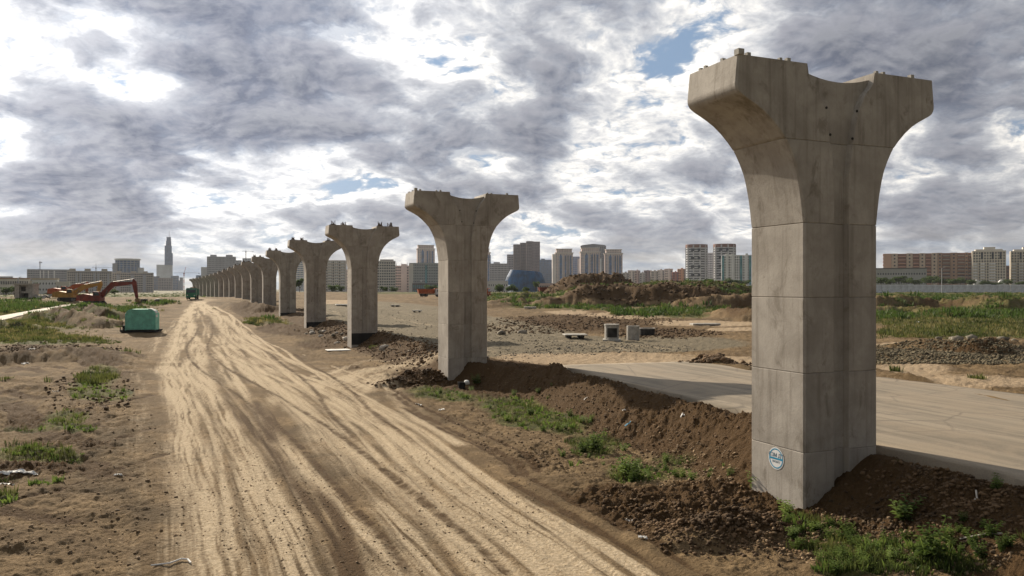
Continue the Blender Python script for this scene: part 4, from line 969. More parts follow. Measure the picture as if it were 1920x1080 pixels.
for u0, u1, lab in ((1825, 1884, 'cream apartment tower with white balcony bands right of the brown block'), (1897, 1958, 'cream apartment tower cut by the right edge of the photo')):
    b, w, h = bld(lab, u0, u1, 470, 840, 20, 16, 12, (.50, .43, .34), 'd', name='residential_tower', cat='tower', bf=.42, pf=.45)
    for a0, a1 in ((-.49, -.36), (-.27, -.13), (.0, .2)):
        for k in range(1, 12): extra(b, 'balcony', (.72, .72, .73), w*a0, w*a1, -1.9, .1, k*h/16+.2, k*h/16+1.35)
    extra(b, 'upper_setback', (.56, .49, .40), -w*.42, w*.42, 1, 18, h-.2, h+1.6); extra(b, 'roof_house', (.56, .49, .40), -w*.15, w*.2, 3, 14, h+1.6, h+4.0)
    for a in (-.25, .08, .32): extra(b, 'dark_slot', GLZ['d'], w*a, w*(a+.06), -.75, .1, h-9, h-1.5)
b, w, h = bld('dark brown low block in the gap between the two cream towers', 1883, 1897, 498, 950, 16, 8, 3, (.14, .085, .07), 'd')
r_ = empty('arcade', ((1870-960)/F*790, 790, -1), 0, 'low white arcade wall at the foot of the cream towers', 'arcade')
for i in range(16):
    x = (i-8)*3.6; extra(r_, 'column', PALE, x-.5, x+.5, 0, 1, 0, 9.0)
extra(r_, 'lintel', PALE, -29.5, 26, -.2, 1.2, 9.0, 10.4)
for x in (-20, 4.5): MB().prism([(x-3, 10.4), (x+3, 10.4), (x+3, 13), (x+1.8, 14.4), (x, 15), (x-1.8, 14.4), (x-3, 13)], -.4, 1.4).build('gable', wallmat(PALE), r_)

# ------------------------------------------------------------------ cranes
def crane(label, u, vb, vt, Y, ujl, ujr, vj, col, luff=None):
    px = Y/F; X = (u-960)*px; z0 = H+(540-vb)*px; root = empty('tower_crane', (X, Y, z0), 0, label, 'tower crane')
    zt_ = (vb-vt)*px; zj = (vb-vj)*px; ma, mw = (MAT['orange'], MAT['white']) if col == 'o' else (wallmat(DGREY), wallmat(DGREY)); s = max(.35, px*.55)
    n = 8
    for i in range(n):
        m = MB(); a, b_ = zj*i/n, zj*(i+1)/n
        for sx_ in (-s, s):
            for sy_ in (-s, s): m.bar((sx_, sy_, a), (sx_, sy_, b_), s*.28)
        m.bar((-s, -s, a), (s, -s, b_), s*.2); m.bar((s, s, a), (-s, s, b_), s*.2); m.bar((-s, s, a), (-s, -s, b_), s*.2)
        m.build('mast_section', ma if i % 2 else mw, root)
    m = MB(); xl, xr = (ujl-u)*px, (ujr-u)*px
    for dy_, dz_ in ((-s*.8, 0), (s*.8, 0), (0, s*1.6)): m.bar((xl, dy_, zj+dz_), (xr, dy_, zj+dz_), s*.22)
    k = 14
    for i in range(k): xa, xb = xl+(xr-xl)*i/k, xl+(xr-xl)*(i+1)/k; m.bar((xa, -s*.8, zj), ((xa+xb)/2, 0, zj+s*1.6), s*.14); m.bar(((xa+xb)/2, 0, zj+s*1.6), (xb, -s*.8, zj), s*.14)
    m.build('jib', mw, root)
    m = MB(); m.bar((-s, 0, zj), (0 if not luff else (luff-u)*px, 0, zt_), s*.35); m.bar((s, 0, zj), (0 if not luff else (luff-u)*px, 0, zt_), s*.3)
    m.bar((0 if not luff else (luff-u)*px, 0, zt_), (xr*.8, 0, zj+s*1.6), s*.10); m.bar((0 if not luff else (luff-u)*px, 0, zt_), (xl*.7, 0, zj+s*1.6), s*.10)
    m.build('tower_head', ma, root)
    MB().box(-s*1.8, s*1.8, -s*1.8, s*1.8, zj-s*2.4, zj-.02).build('cab', ma, root)
    MB().box(xr-s*3, xr, -s, s, zj-s*2, zj-.02).build('counterweight', wallmat(DGREY), root)
crane('orange and white tower crane left of the green truck', 345, 560, 500, 900, 326, 374, 512, 'o', 349)
crane('thin grey tower crane above the far piers', 461, 510, 468, 1900, 454, 475, 471.5, 'g')
crane('small crane head over the long grey slab at far left', 75, 530, 489, 1300, 73, 79, 492, 'g')
crane('small crane with long thin jib over the beige block', 180, 530, 494, 1250, 172, 212, 502, 'g')

# ------------------------------------------------------------------ fence on the right
fy = 322; root = empty('site_fence', ((1340-960)/F*fy, fy, 0), 0, 'long grey sheet metal site fence across the right background', 'fence')
fpm = MB(); fpm.box(0, 2.52, -.03, .03, 0, 3.1)
for i in range(9): fpm.box(.1+i*.28, .18+i*.28, -.07, -.031, .05, 3.05)
fpan = fpm.mesh('fence_panel'); fpan.materials.append(MAT['fence'])
fpost = MB().box(-.06, .06, -.02, .10, -.5, 3.2).mesh('fence_post'); fpost.materials.append(MAT['fencep'])
x = 0; i = 0; X0 = root.location.x
while X0+x < (2010-960)/F*fy:
    gz_ = max(hz(X0+x, fy-2), float(g0(np.array(X0+x), np.array(fy)))); gz_ = min(gz_, 4.5)
    o = link('fence_panel', fpan, None, root, (x, 0, gz_-.05+random.uniform(-.06, .06))); o.rotation_euler = (random.uniform(-.02, .02), 0, random.uniform(-.03, .03))
    link('fence_post', fpost, None, root, (x-.04, .1, gz_)); x += 2.6; i += 1
def pole(label, u, vb, vt, Y, r=.09):
    px = Y/F; X = (u-960)*px; z0 = H-(vb-540)*px; root = empty('lamp_post', (X, Y, z0), 0, label, 'lamp post'); h = (vb-vt)*px
    MB().bar((0, 0, -1), (0, 0, h), r*1.6, 8, r).build('pole', wallmat((.42, .42, .42)), root)
    MB().bar((0, 0, h-.1), (.7, 0, h+.25), r*.7, 6).build('arm', wallmat((.42, .42, .42)), root); MB().box(.6, 1.2, -.14, .14, h+.18, h+.32).build('lamp', wallmat(GREY), root)
pole('slim grey lamp post standing before the brown apartments', 1766, 552, 503, 300)
pole('grey lamp post beside the concrete gatehouse at left', 34, 560, 521, 262, .16)

# ------------------------------------------------------------------ site objects
def place(u, v, dz=0.0):
    x, y = p2g(u, v, dz); return x, y, hz(x, y)
def at(name, label, cat, u, v, rz=0, group=None, z=None):
    x, y, g = place(u, v); return empty(name, (x, y, g if z is None else z), rz, label, cat, group)
# green site cabin on skids
k = at('site_cabin', 'rounded green metal site cabin on skids beside the dirt road', 'site cabin', 267, 624, math.radians(13))
k.location.z = hz(k.location.x, k.location.y)-.02
W2, D2 = 1.72, 1.1
prof = [(-W2, .35), (W2, .35), (W2, 2.35), (W2-.10, 2.62), (W2-.32, 2.82), (W2-.7, 2.92), (-W2+.7, 2.92), (-W2+.32, 2.82), (-W2+.10, 2.62), (-W2, 2.35)]
MB().prism(prof, -D2, D2).build('body', MAT['teal'], k, smooth=35, bevel=.03)
for x in (-W2, W2): MB().box(x-.05, x+.05, -D2-.05, D2+.05, .30, 2.4).build('corner_rail', MAT['teal'], k)
for x in (-.65, .65): MB().box(x-.03, x+.03, -D2-.03, -D2+.01, .36, 2.85).build('seam_rib', MAT['teal'], k)
MB().box(W2-.02, W2+.04, -.75, .15, .5, 2.35).build('door', MAT['precast'], k)
MB().prism([(W2+.06, 1.9), (W2+.04, 2.5), (W2-.1, 2.72), (W2-.5, 2.97), (.9, 3.0), (.9, 2.93), (W2-.5, 2.90), (W2-.15, 2.68), (W2-.0, 2.45)], -D2*.9, D2*.2).build('roof_tarp', MAT['canvas'], k)
for y in (-.9, .9): MB().prism([(-W2-.7, .22), (-W2-.5, .02), (W2+.3, .02), (W2+.5, .22), (W2+.5, .34), (-W2-.7, .34)], y-.12, y+.12).build('skid', MAT['black'], k)
MB().box(-W2+.2, W2-.2, -.7, .7, .12, .34).build('underframe', MAT['black'], k)
m = MB(); m.bar((-W2-.1, -.5, .4), (-W2-.9, 0, .3), .06); m.bar((-W2-.1, .5, .4), (-W2-.9, 0, .3), .06); m.bar((-W2-.85, 0, .1), (-W2-.85, 0, .6), .07); m.box(-W2-.55, -W2-.2, -.3, .3, .3, .9); m.build('tow_hitch', MAT['black'], k)

# excavators
def excavator(label, u, v, rz, col, boom, stick, s=1.0, zoff=0, Y=None):
    e = at('excavator', label, 'excavator', u, v, rz); e.location.z += zoff; e.scale = (s, s, s)
    for y in (-1.25, 1.25):
        t_ = MB().prism([(-2.0, .35), (-1.7, .05), (1.7, .05), (2.0, .35), (2.0, .65), (1.7, .92), (-1.7, .92), (-2.0, .65)], y-.3, y+.3).build('track', MAT['black'], e)
        for x in (-1.65, 1.65): MB().lathe([(.36, -.32), (.36, .32)], 14, (x, y, .48), 'y').build('sprocket', MAT['steel'], t_)
        for i in range(8): MB().box(-1.75+i*.46, -1.55+i*.46, y-.34, y+.34, .9, .98).build('track_shoe', MAT['steel'], t_)
    MB().box(-1.2, 1.2, -1.0, 1.0, .5, 1.05).build('undercarriage', MAT['black'], e)
    MB().prism([(-2.6, .95), (1.7, .95), (1.7, 1.95), (.4, 2.15), (-1.8, 2.55), (-2.6, 2.3)], -1.35, 1.35).build('house', col, e, bevel=.05)
    MB().prism([(-3.3, 1.0), (-2.62, 1.0), (-2.62, 2.4), (-3.2, 2.2)], -1.35, 1.35).build('counterweight', col, e)
    c_ = MB().prism([(.1, 1.76), (1.55, 1.76), (1.6, 2.3), (1.25, 3.0), (.15, 3.05)], -1.35, -.35).build('cab', col, e)
    MB().prism([(.3, 2.15), (1.38, 2.15), (1.42, 2.35), (1.15, 2.88), (.3, 2.9)], -1.375, -.33).build('cab_window', MAT['glassd'], c_)
    MB().bar((-1.3, .6, 2.0), (-1.3, .6, 2.8), .09, 8).build('exhaust', MAT['black'], e)
    b0, b1, b2 = boom
    dx_ = [(b0[0]-.2, b0[1]+.45), (b1[0]-.15, b1[1]+.55), (b2[0], b2[1]+.30), (b2[0]+.1, b2[1]-.25), (b1[0]+.35, b1[1]-.52), (b0[0]+.5, b0[1]-.45)]
    MB().prism(dx_, -.22, .22).build('boom', col, e, bevel=.03)
    s0, s1 = stick
    n_ = Vector((s1[0]-s0[0], s1[1]-s0[1])).normalized(); p_ = Vector((-n_.y, n_.x))
    top_ = (s0[0]-n_.x*.7, s0[1]-n_.y*.7)
    MB().prism([(top_[0]+p_.x*.12, top_[1]+p_.y*.12), (s0[0]+p_.x*.5, s0[1]+p_.y*.5), (s1[0]+p_.x*.26, s1[1]+p_.y*.26), (s1[0]-p_.x*.26, s1[1]-p_.y*.26), (s0[0]-p_.x*.5, s0[1]-p_.y*.5), (top_[0]-p_.x*.12, top_[1]-p_.y*.12)], -.20, .20).build('stick', col, e, bevel=.02)
    MB().bar((b0[0]+1.3, -.3, b0[1]+.1), ((b0[0]+b1[0])/2+.4, -.3, (b0[1]+b1[1])/2+.1), .1, 8).build('boom_cylinder', MAT['steel'], e)
    MB().bar((b1[0]+.2, 0, b1[1]+.55), (top_[0], 0, top_[1]), .09, 8).build('stick_cylinder', MAT['steel'], e)
    q_ = MB(); bx, bz = s1
    q_.prism([(bx-.15, bz+.25), (bx+.45, bz+.1), (bx+.65, bz-.5), (bx+.35, bz-1.05), (bx-.35, bz-1.1), (bx-.2, bz-.6)], -.55, .55)
    for i in range(5): q_.box(bx-.62, bx-.3, -.5+i*.22, -.4+i*.22, bz-1.12, bz-1.02)
    q_.build('bucket', MAT['tan'], e)
    return e
excavator('dark red excavator with its long arm bent down toward the green cabin', 177, 571, math.radians(8), MAT['red'], ((1.0, 1.8), (3.7, 4.6), (8.1, 4.9)), ((8.3, 5.1), (8.9, 1.4)), 1.05)
excavator('yellow excavator standing behind and left of the red one', 128, 566, math.radians(6), MAT['yellow'], ((1.0, 1.8), (3.6, 3.6), (7.6, 4.3)), ((7.7, 4.4), (6.9, 1.6)), 1.0, .1)
excavator('orange-red excavator arm machine farthest left, mostly behind the yellow one', 116, 560, math.radians(14), MAT['orange'], ((1.0, 1.8), (3.2, 3.0), (6.2, 3.4)), ((6.3, 3.5), (6.2, 1.4)), 1.0, .1)

def wheel(parent, x, y, r=.55, w=.35):
    t_ = MB().lathe([(r*.6, -w/2), (r, -w/2+.04), (r, w/2-.04), (r*.6, w/2)], 18, (x, y, r), 'y').build('wheel', MAT['black'], parent)
    MB().lathe([(r*.55, -w/2-.02), (r*.5, w/2+.02)], 12, (x, y, r), 'y').build('rim', MAT['steel'], t_)
def truck(label, u, v, rz, col, cabcol, s=1.0, load=None, z=0, raised=0):
    k = at('dump_truck', label, 'dump truck', u, v, rz); k.scale = (s, s, s); k.location.z += z
    for x in (-2.7, -1.35, 2.6):
        for y in (-1.0, 1.0): wheel(k, x, y)
    MB().box(-3.6, 3.3, -.45, .45, .75, 1.05).build('chassis', MAT['black'], k)
    c_ = MB().prism([(1.75, .8), (3.65, .8), (3.7, 1.8), (3.5, 2.75), (1.85, 2.8), (1.75, 2.6)], -1.2, 1.2).build('cab', cabcol, k, bevel=.05)
    MB().prism([(3.56, 1.75), (3.73, 1.75), (3.56, 2.55), (3.4, 2.6)], -1.05, 1.05).build('windscreen', MAT['glassd'], c_)
    for y in (-1.22, 1.2): MB().box(2.3, 3.2, y, y+.02, 1.75, 2.45).build('side_window', MAT['glassd'], c_)
    for y in (-.95, .7): MB().box(3.64, 3.74, y, y+.25, .95, 1.2).build('headlight', MAT['white'], c_)
    MB().box(3.6, 3.85, -1.2, 1.2, .5, .85).build('bumper', cabcol, k)
    d = MB(); d.prism([(-3.9, 1.15), (1.45, 1.15), (1.6, 2.65), (-4.2, 2.65)], -1.25, -1.15); d.prism([(-3.9, 1.15), (1.45, 1.15), (1.6, 2.65), (-4.2, 2.65)], 1.15, 1.25)
    d.prism([(1.35, 1.15), (1.45, 1.15), (1.6, 2.85), (1.5, 2.85)], -1.25, 1.25); d.prism([(-3.9, 1.15), (-3.8, 1.15), (-4.1, 2.6), (-4.2, 2.6)], -1.15, 1.15); d.box(-3.8, 1.35, -1.15, 1.15, 1.1, 1.22); d.prism([(1.5, 2.7), (2.9, 2.86), (2.9, 2.94), (1.5, 2.85)], -1.2, 1.2)
    bd = d.build('bed', col, k)
    for i in range(6):
        for y in (-1.3, 1.25): MB().box(-3.5+i*.9, -3.4+i*.9, y, y+.05, 1.15, 2.6).build('bed_rib', col, bd)
    if load:
        n_ = 14; lm = MB(); vs_ = []
        for i in range(n_):
            for j in range(8):
                x = -4.0+5.4*i/(n_-1); y = -1.14+2.28*j/7; e_ = min(1, min(i, n_-1-i)/3, min(j, 7-j)/2.0)
                vs_.append((x, y, 2.35+.75*e_+random.uniform(-.1, .15)))
        lm.poly(vs_, [(i*8+j, (i+1)*8+j, (i+1)*8+j+1, i*8+j+1) for i in range(n_-1) for j in range(7)]); lm.build('load', load, k)
    return k
truck('green dump truck loaded with soil at the far end of the dirt road', 361, 561, math.radians(-74), MAT['green'], MAT['green'], 1.05, MAT['clod'])
truck('orange dump truck parked between the second and third piers', 806, 557, math.radians(14), MAT['orange'], MAT['white'], .92)
truck('orange dump truck half hidden by the right edge of the second pier', 899, 556, math.radians(-22), MAT['orange'], MAT['orange'], .95)
truck('orange and red dump truck left of the spoil heaps', 1032, 553, math.radians(8), MAT['red'], MAT['orange'], 1.0)
# wheel loader on the heap
k = at('wheel_loader', 'small yellow wheel loader with white cab roof under the big heap', 'wheel loader', 1093, 556, math.radians(4)); k.location.z += .1
for x in (-1.5, 1.5):
    for y in (-1.0, 1.0): wheel(k, x, y, .75, .45)
MB().prism([(-3.0, .8), (-.5, .8), (-.5, 1.9), (-2.8, 1.9)], -.8, .8).build('engine_cover', MAT['yellow'], k, bevel=.05)
MB().box(-.5, 2.0, -.6, .6, .7, 1.2).build('front_frame', MAT['yellow'], k)
c_ = MB().prism([(-.7, 1.3), (.7, 1.3), (.6, 2.9), (-.6, 2.9)], -.7, .7).build('cab', MAT['glassd'], k); MB().box(-.8, .8, -.85, .85, 2.9, 3.05).build('cab_roof', MAT['white'], c_)
for y in (-.5, .5): MB().bar((1.0, y, 1.3), (3.0, y, .7), .13).build('lift_arm', MAT['yellow'], k)
MB().prism([(2.9, .2), (4.0, .15), (3.2, .5), (3.0, 1.3), (2.8, 1.2)], -1.3, 1.3).build('bucket', MAT['yellow'], k)

# precast rings and slabs
def ringm(r, h, th=.14, n=36):
    m = MB(); vs = []
    for rr, z in ((r, 0), (r, h), (r-th, h), (r-th, 0)): vs += [(rr*math.cos(2*math.pi*i/n), rr*math.sin(2*math.pi*i/n), z) for i in range(n)]
    return m.poly(vs, [(j*n+i, j*n+(i+1) % n, ((j+1) % 4)*n+(i+1) % n, ((j+1) % 4)*n+i) for j in range(4) for i in range(n)])
k = at('well_ring', 'tall concrete well ring with a big dark opening in its side', 'concrete ring', 1147, 638); k.scale = (.74,)*3; k.rotation_euler.z = math.radians(-7)
ringm(.80, 1.75).build('ring_wall', MAT['precast'], k, smooth=40)
MB().box(-1.0, 1.0, -1.0, 1.0, -.1, .22).build('base_slab', MAT['precast'], k, bevel=.03)
MB().plan(ngon(0, 0, .86, .86, 28), 1.755, 1.92).build('lid', MAT['precast'], k)
m = MB(); n = 10
vs = []
for z in (.45, 1.5): vs += [(.815*math.cos(a), .815*math.sin(a), z) for a in np.linspace(math.radians(-128), math.radians(-42), n)]
m.poly(vs, [(i, i+1, n+i+1, n+i) for i in range(n-1)]).build('opening', MAT['hole'], k)
k = at('well_ring', 'pale plain concrete well ring right of the one with the dark opening', 'concrete ring', 1187, 637); k.scale = (.74,)*3; ringm(.73, 1.62).build('ring_wall', MAT['precast'], k, smooth=40); MB().plan(ngon(0, 0, .735, .735, 28), 1.45, 1.55).build('cover', MAT['precast'], k)
k = at('well_ring', 'low dark ring lying behind the pale concrete well ring', 'concrete ring', 1213, 630); k.scale = (.74,)*3; ringm(.95, .75).build('ring_wall', MAT['hole'], k, smooth=40); ringm(1.0, .10).build('rim', MAT['precast'], k, (0, 0, .76))
def slab(label, u, v, w, d, h, rz=0, legs=True, mat='precast', lift=.25):
    k = at('concrete_slab', label, 'concrete slab', u, v, rz)
    if u > 700: k.scale = (.76,)*3
    MB().box(-w/2, w/2, -d/2, d/2, lift, lift+h).build('plate', MAT[mat], k, bevel=.03)
    if legs: MB().box(-w*.38, -w*.2, -d*.4, d*.4, -.1, lift).build('block', MAT['hole'], k); MB().box(w*.15, w*.36, -d*.4, d*.4, -.1, lift).build('block', MAT['hole'], k)
slab('flat pale concrete slab on blocks left of the well rings', 1078, 635, 2.6, 2.0, .14, .1)
slab('round-edged concrete slab lying in the grass below the heaps', 994, 579, 3.0, 2.2, .45, 0, False, lift=.0)
slab('dark manhole slab on the gravel left of the second pier', 782, 586, 2.1, 1.8, .22, .1)
slab('dark slab nearer the third pier on the gravel', 741, 575, 2.3, 1.8, .22, -.1)
slab('long pale slab at the end of the sandy track near the nearest pier', 1322, 609, 4.4, 1.6, .3, .12, False, lift=.02)
slab('tilted white slab beside the third pier on the gravel', 641, 573, 2.6, 1.8, .2, .3, False, 'canvas', .1)
slab('flat white board lying on the dirt in front of the third pier', 634, 659, 2.1, 1.6, .06, .4, False, 'canvas', .02)
slab('thin dark plank on the brown earth before the green cabin', 250, 661, 1.15, .22, .1, .05, False, 'pale', .0)
# small grey and dark boxes behind the cabin
k = at('crate', 'dark open crate on the dirt right of the excavator bucket', 'crate', 265, 569); m = MB(); m.box(-1.2, 1.2, -.6, .6, 0, .9).build('shell', MAT['hole'], k); m = MB(); m.box(-1.3, 1.3, -.7, .7, .91, 1.03).build('lid', MAT['precast'], k)
k = at('drum', 'grey drum-like container on the dirt left of the road', 'container', 297, 569); MB().lathe([(.75, 0), (.85, .1), (.85, .85), (.7, 1.0)], 18).build('shell', MAT['steel'], k, smooth=40); MB().lathe([(.72, 1.0), (.1, 1.12)], 18).build('lid', MAT['precast'], k)
# gatehouse ruin at left
k = at('gatehouse', 'small ruined concrete gatehouse with dark doorways amid left grass', 'concrete hut', 50, 561); k.location.z = hz(k.location.x, k.location.y)-.2
for x0, x1 in ((-2.4, -1.2), (1.3, 2.4)): MB().box(x0, x1, -1.4, 1.4, 0, 4.2).build('wall', MAT['precast'], k)
MB().box(-2.6, 2.6, -1.6, 1.6, 4.2, 4.6).build('roof_slab', MAT['precast'], k); MB().box(-1.2, 1.3, -.9, 1.4, 2.0, 4.2).build('wall', MAT['precast'], k); MB().box(-.9, .3, -.96, -.9, 2.5, 3.8).build('window', MAT['hole'], k); MB().box(-1.2, 1.3, 1.0, 1.3, 0, 2.0).build('wall', MAT['hole'], k)
# black and white bucket by the second pier's bank
k = at('bucket', 'black bucket with a crumpled white bag on the earth bank by second pier', 'bucket', 866, 727); MB().lathe([(.18, 0), (.25, .42), (.22, .42), (.15, .04)], 16).build('shell', MAT['black'], k, smooth=40)
v_, f_ = ico(1); rr = np.random.RandomState(5); v_ = v_*(.75+.5*rr.rand(len(v_), 1)); o = link('bag', np_mesh('bag', v_*[.2, .16, .14]+[.28, 0, .38], f_), MAT['litter'], k)
# bent pale rods
def rod(label, pts, r, mat, cat='rod', name='bent_rod'):
    w = [(*p2g(u, v), 0) for u, v in pts]; w = [Vector((x, y, hz(x, y)+r+.02)) for x, y, _ in w]; m = MB()
    for a, b_ in zip(w[:-1], w[1:]): m.bar(a, b_, r, 6)
    tag(m.build(name, mat), label, cat)
rod('bent pale rod lying on the dirt at the bottom left', [(283, 1056), (318, 1054), (340, 1047), (352, 1047), (358, 1053)], .018, MAT['litter'])
rod('thin pale streak in place of a lens flare, right of the nearest pier', [(1828, 944), (1832, 930), (1830, 918)], .02, MAT['pale'], 'stick', 'stick')  # a lens flare streak, built as a thin rod on the ground
rod('straight pale pole on the ground at the lower right edge', [(1800, 1008), (1850, 1002), (1880, 1000)], .022, MAT['pale'], 'pole', 'fallen_pole')
# crumpled plastic sheet
def crumple(label, u, v, w, d, seed, name='plastic_sheet', cat='plastic sheet', mat='litter', h=.10, group=None):
    x0, y0 = p2g(u, v); r_ = np.random.RandomState(seed); n = 12
    gx, gy = np.meshgrid(np.linspace(-w/2, w/2, n), np.linspace(-d/2, d/2, n)); sh = 1+.35*np.sin(gx*5+seed)
    X_ = x0+gx+r_.randn(n, n)*w*.02; Y_ = y0+gy*sh+r_.randn(n, n)*d*.03
    Z_ = onland(X_.ravel(), Y_.ravel()).reshape(n, n)+.015+r_.rand(n, n)*h
    i_ = np.arange(n*n).reshape(n, n); f = np.stack([i_[:-1, :-1], i_[:-1, 1:], i_[1:, 1:], i_[1:, :-1]], -1).reshape(-1, 4)
    return tag(link(name, np_mesh(name, np.stack([X_, Y_, Z_], -1).reshape(-1, 3), f), MAT[mat]), label, cat, group)
crumple('torn white plastic sheet at the left edge of the dirt', 30, 887, 1.3, .16, 1, h=.08)
crumple('grey-white plastic scrap sheet under the torn one at the left edge', 10, 905, .5, .14, 2, h=.06)
LIT = [(1205,1018,.20,'white scrap at the road edge below the dark clods'),(1181,976,.22,'crumpled white rag beside the clod heap'),(222,897,.24,'small white wrapper on the left dirt'),(785,760,.3,'white scrap on the ruts before the second pier'),(828,772,.28,'white paper piece just right of the rut bend'),
 (940,654,.0,''),(1280,795,.14,'pale scrap in the shade of the earth bank'),(1177,806,.22,'blue-green bottle scrap at the foot of the earth bank'),(1170,783,.14,'bright scrap on the shaded bank slope'),(1098,757,.14,'white scrap on the sunny earth near the bank'),(60,655,.5,'white scrap on the low dark mound at left'),
 (48,684,.45,'white scrap in front of the low dark mound'),(243,668,.4,'small white scrap just before the dark plank'),(104,737,.3,'pale scrap left of the middle grass patch'),(1375,975,.2,'white scrap on the clods near the nearest pier'),(60,573,.9,'white scrap on the grass beside the pale path'),(120,614,.7,'white scrap in the grass left of the cabin')]
for i, (u, v, w, lab) in enumerate(LIT):
    if w: crumple(lab, u, v, w, w*.6, 10+i, 'litter_scrap', 'litter', 'blue' if 'blue' in lab else 'litter', w*.25)
for i, (u, v, w) in enumerate([(1695,612,.8),(1735,618,1.0),(1815,608,.9),(1795,612,.6),(1675,616,.5),(1720,606,.5),(1845,613,.6)]):
    crumple('pale rubbish scrap lying among the grass right of the nearest pier', u, v, w, w*.7, 40+i, 'litter_scrap', 'litter', 'litter', .18, 'rubbish in the grass on the right')
crumple('low white and red rubbish heap by the ruined gatehouse', 80, 561, 5, 2.5, 60, 'rubbish_heap', 'rubbish', 'pale', 1.3)

# ------------------------------------------------------------------ boulders, clods, stones
iv, iff = ico(0)
def rocks(n, seed):
    r_ = np.random.RandomState(seed); return [iv*(.7+.6*r_.rand(len(iv), 1))*np.array([1, .85, .65]) for _ in range(n)]
RK = rocks(6, 3)
def jag(seed):
    r_ = np.random.RandomState(seed); return iv*(.45+.95*r_.rand(len(iv), 1))*np.array([1, .8, .6])
JG = [jag(i) for i in range(6)]
def boulder(label, u, v, s, mat='stone', group=None):
    x, y, g = place(u, v); o = link('boulder', np_mesh('boulder', RK[int(u) % 6]*s, iff), MAT[mat], None, (x, y, g+s*.25)); o.rotation_euler = (0, 0, u*.7); tag(o, label, 'boulder', group)
boulder('brown rock on the gravel just right of the second pier', 940, 655-26, .55); boulder('dark rock lump on the gravel between second pier and slab', 979, 627, .6); boulder('pale boulder leaning at the foot of the third pier', 722, 652, .55, 'pale')
for i, (u, v, s_) in enumerate([(1795,640,1.0),(1822,640,.8),(1785,637,.6),(1880,640,.9),(1900,645,.7),(1760,638,.5)]): boulder(('largest grey rock at the grass edge, left group','pale rock right beside the largest grey one','small grey rock leaning on the left group','grey rock in the right-hand group at the grass edge' ,'grey rock farthest right at the grass edge' ,'smallest rock farthest left at the grass edge')[i].replace('pale', 'pale'), u, v, s_*.6, 'stone', 'broken rocks along the grass edge')
for i in range(16): boulder('grey rubble lump in the dark heap between third and fourth piers', 572+i*8+random.uniform(-6, 6), 634+random.uniform(-8, 10), random.uniform(.25, .5), 'pale' if i % 3 else 'stone', 'rubble lumps before the fourth pier')
def cloud(n, sampler, smin, smax, seed, name, mat, power=2.5):
    r_ = np.random.RandomState(seed); P_ = sampler(n, r_); n = len(P_); z_ = onland(P_[:, 0], P_[:, 1])
    s_ = smin+(smax-smin)*r_.rand(n)**power
    pos = np.stack([P_[:, 0], P_[:, 1], z_+s_*.2], -1); k = r_.randint(0, 6, n)
    tv = np.stack(JG)[k]*(.8+.4*r_.rand(n, 1, 3))
    return scatter(name, tv, iff, pos, r_.rand(n)*6.28, s_, mat)
def along(pts, wn, wf):
    w = [p2g(u, v, z) for u, v, z in pts]; w = np.array(w); sL = np.hypot(*np.diff(w, axis=0).T); cs = np.concatenate([[0], np.cumsum(sL)])
    def f(n, r_):
        q_ = r_.rand(n)*cs[-1]; x = np.interp(q_, cs, w[:, 0]); y = np.interp(q_, cs, w[:, 1]); return np.stack([x+r_.randn(n)*wn*.5, y+r_.randn(n)*wf*.6-wn*.15], -1)
    return f
def pixbox(L):
    """spread over soft ellipses of ground given where the photo shows them"""
    def f(n, r_):
        o = []
        for u, v, ru, rv, w in L:
            m_ = int(n*w/sum(q_[4] for q_ in L)); a = r_.rand(m_)*6.28; q_ = np.sqrt(r_.rand(m_))
            uu = u+ru*q_*np.cos(a); vv = np.maximum(v+rv*q_*np.sin(a), 548)
            # invert the smooth ground
            Y_ = H*F/(vv-540)
            for _ in range(30): Y_ = .6*Y_+.4*np.maximum(4, (H-g0((uu-960)/F*Y_, Y_))*F/(vv-540))
            o.append(np.stack([(uu-960)/F*Y_, Y_], -1))
        return np.concatenate(o)
    return f
def offroad(f):
    def g(n, r_):
        P_ = f(n, r_); sl = lerp_ext(P_[:, 1], [p[1] for p in ROAD_L], [p[0] for p in ROAD_L]); sr = lerp_ext(P_[:, 1], [p[1] for p in ROAD_R], [p[0] for p in ROAD_R])
        k = (P_[:, 0] > sl-.1) & (P_[:, 0] < sr+.1) & (P_[:, 1] < 46)
        d = np.min([np.maximum(np.abs((P_[:, 0]-a)*RT.x+(P_[:, 1]-b)*RT.y)-1.27, np.abs((P_[:, 0]-a)*RD.x+(P_[:, 1]-b)*RD.y)-1.06) for a, b, _ in PIERS], axis=0)
        xr_ = lerp_ext(P_[:, 1], [p[1] for p in RR], [p[0] for p in RR]); xl_ = lerp_ext(P_[:, 1], [p[1] for p in RL], [p[0] for p in RL])
        return P_[(~k) & (d > .02) & ((P_[:, 0] > xr_+.25) | (P_[:, 0] < xl_+.3))]
    return g
cloud(3600, offroad(along([(1240,985,.2),(1300,975,.3),(1380,965,.3),(1450,985,.2)], 1.9, 1.2)), .012, .085, 1, 'soil_clods', MAT['clod'], 3)
cloud(3200, offroad(pixbox([(1300,968,120,30,1),(1400,985,110,34,1),(1180,940,70,25,.4),(1360,930,70,20,.5)])), .012, .085, 2, 'soil_clods', MAT['clod'], 3)
cloud(3600, offroad(along([(905,694,.1),(1030,692,.3),(1095,716,.2),(1200,752,.2),(1300,790,.2),(1400,800,.2)], 2.4, 1.6)), .012, .08, 3, 'soil_clods', MAT['clod'], 3.5)
cloud(1400, offroad(along(RIDGE[0][0], 1.3, 1.0)), .03, .16, 4, 'soil_clods', MAT['clod'])
cloud(4200, offroad(along([(1660,880,.1),(1780,905,.15),(1920,930,.1)], 2.6, 1.0)), .012, .08, 5, 'soil_clods', MAT['clod'], 3)
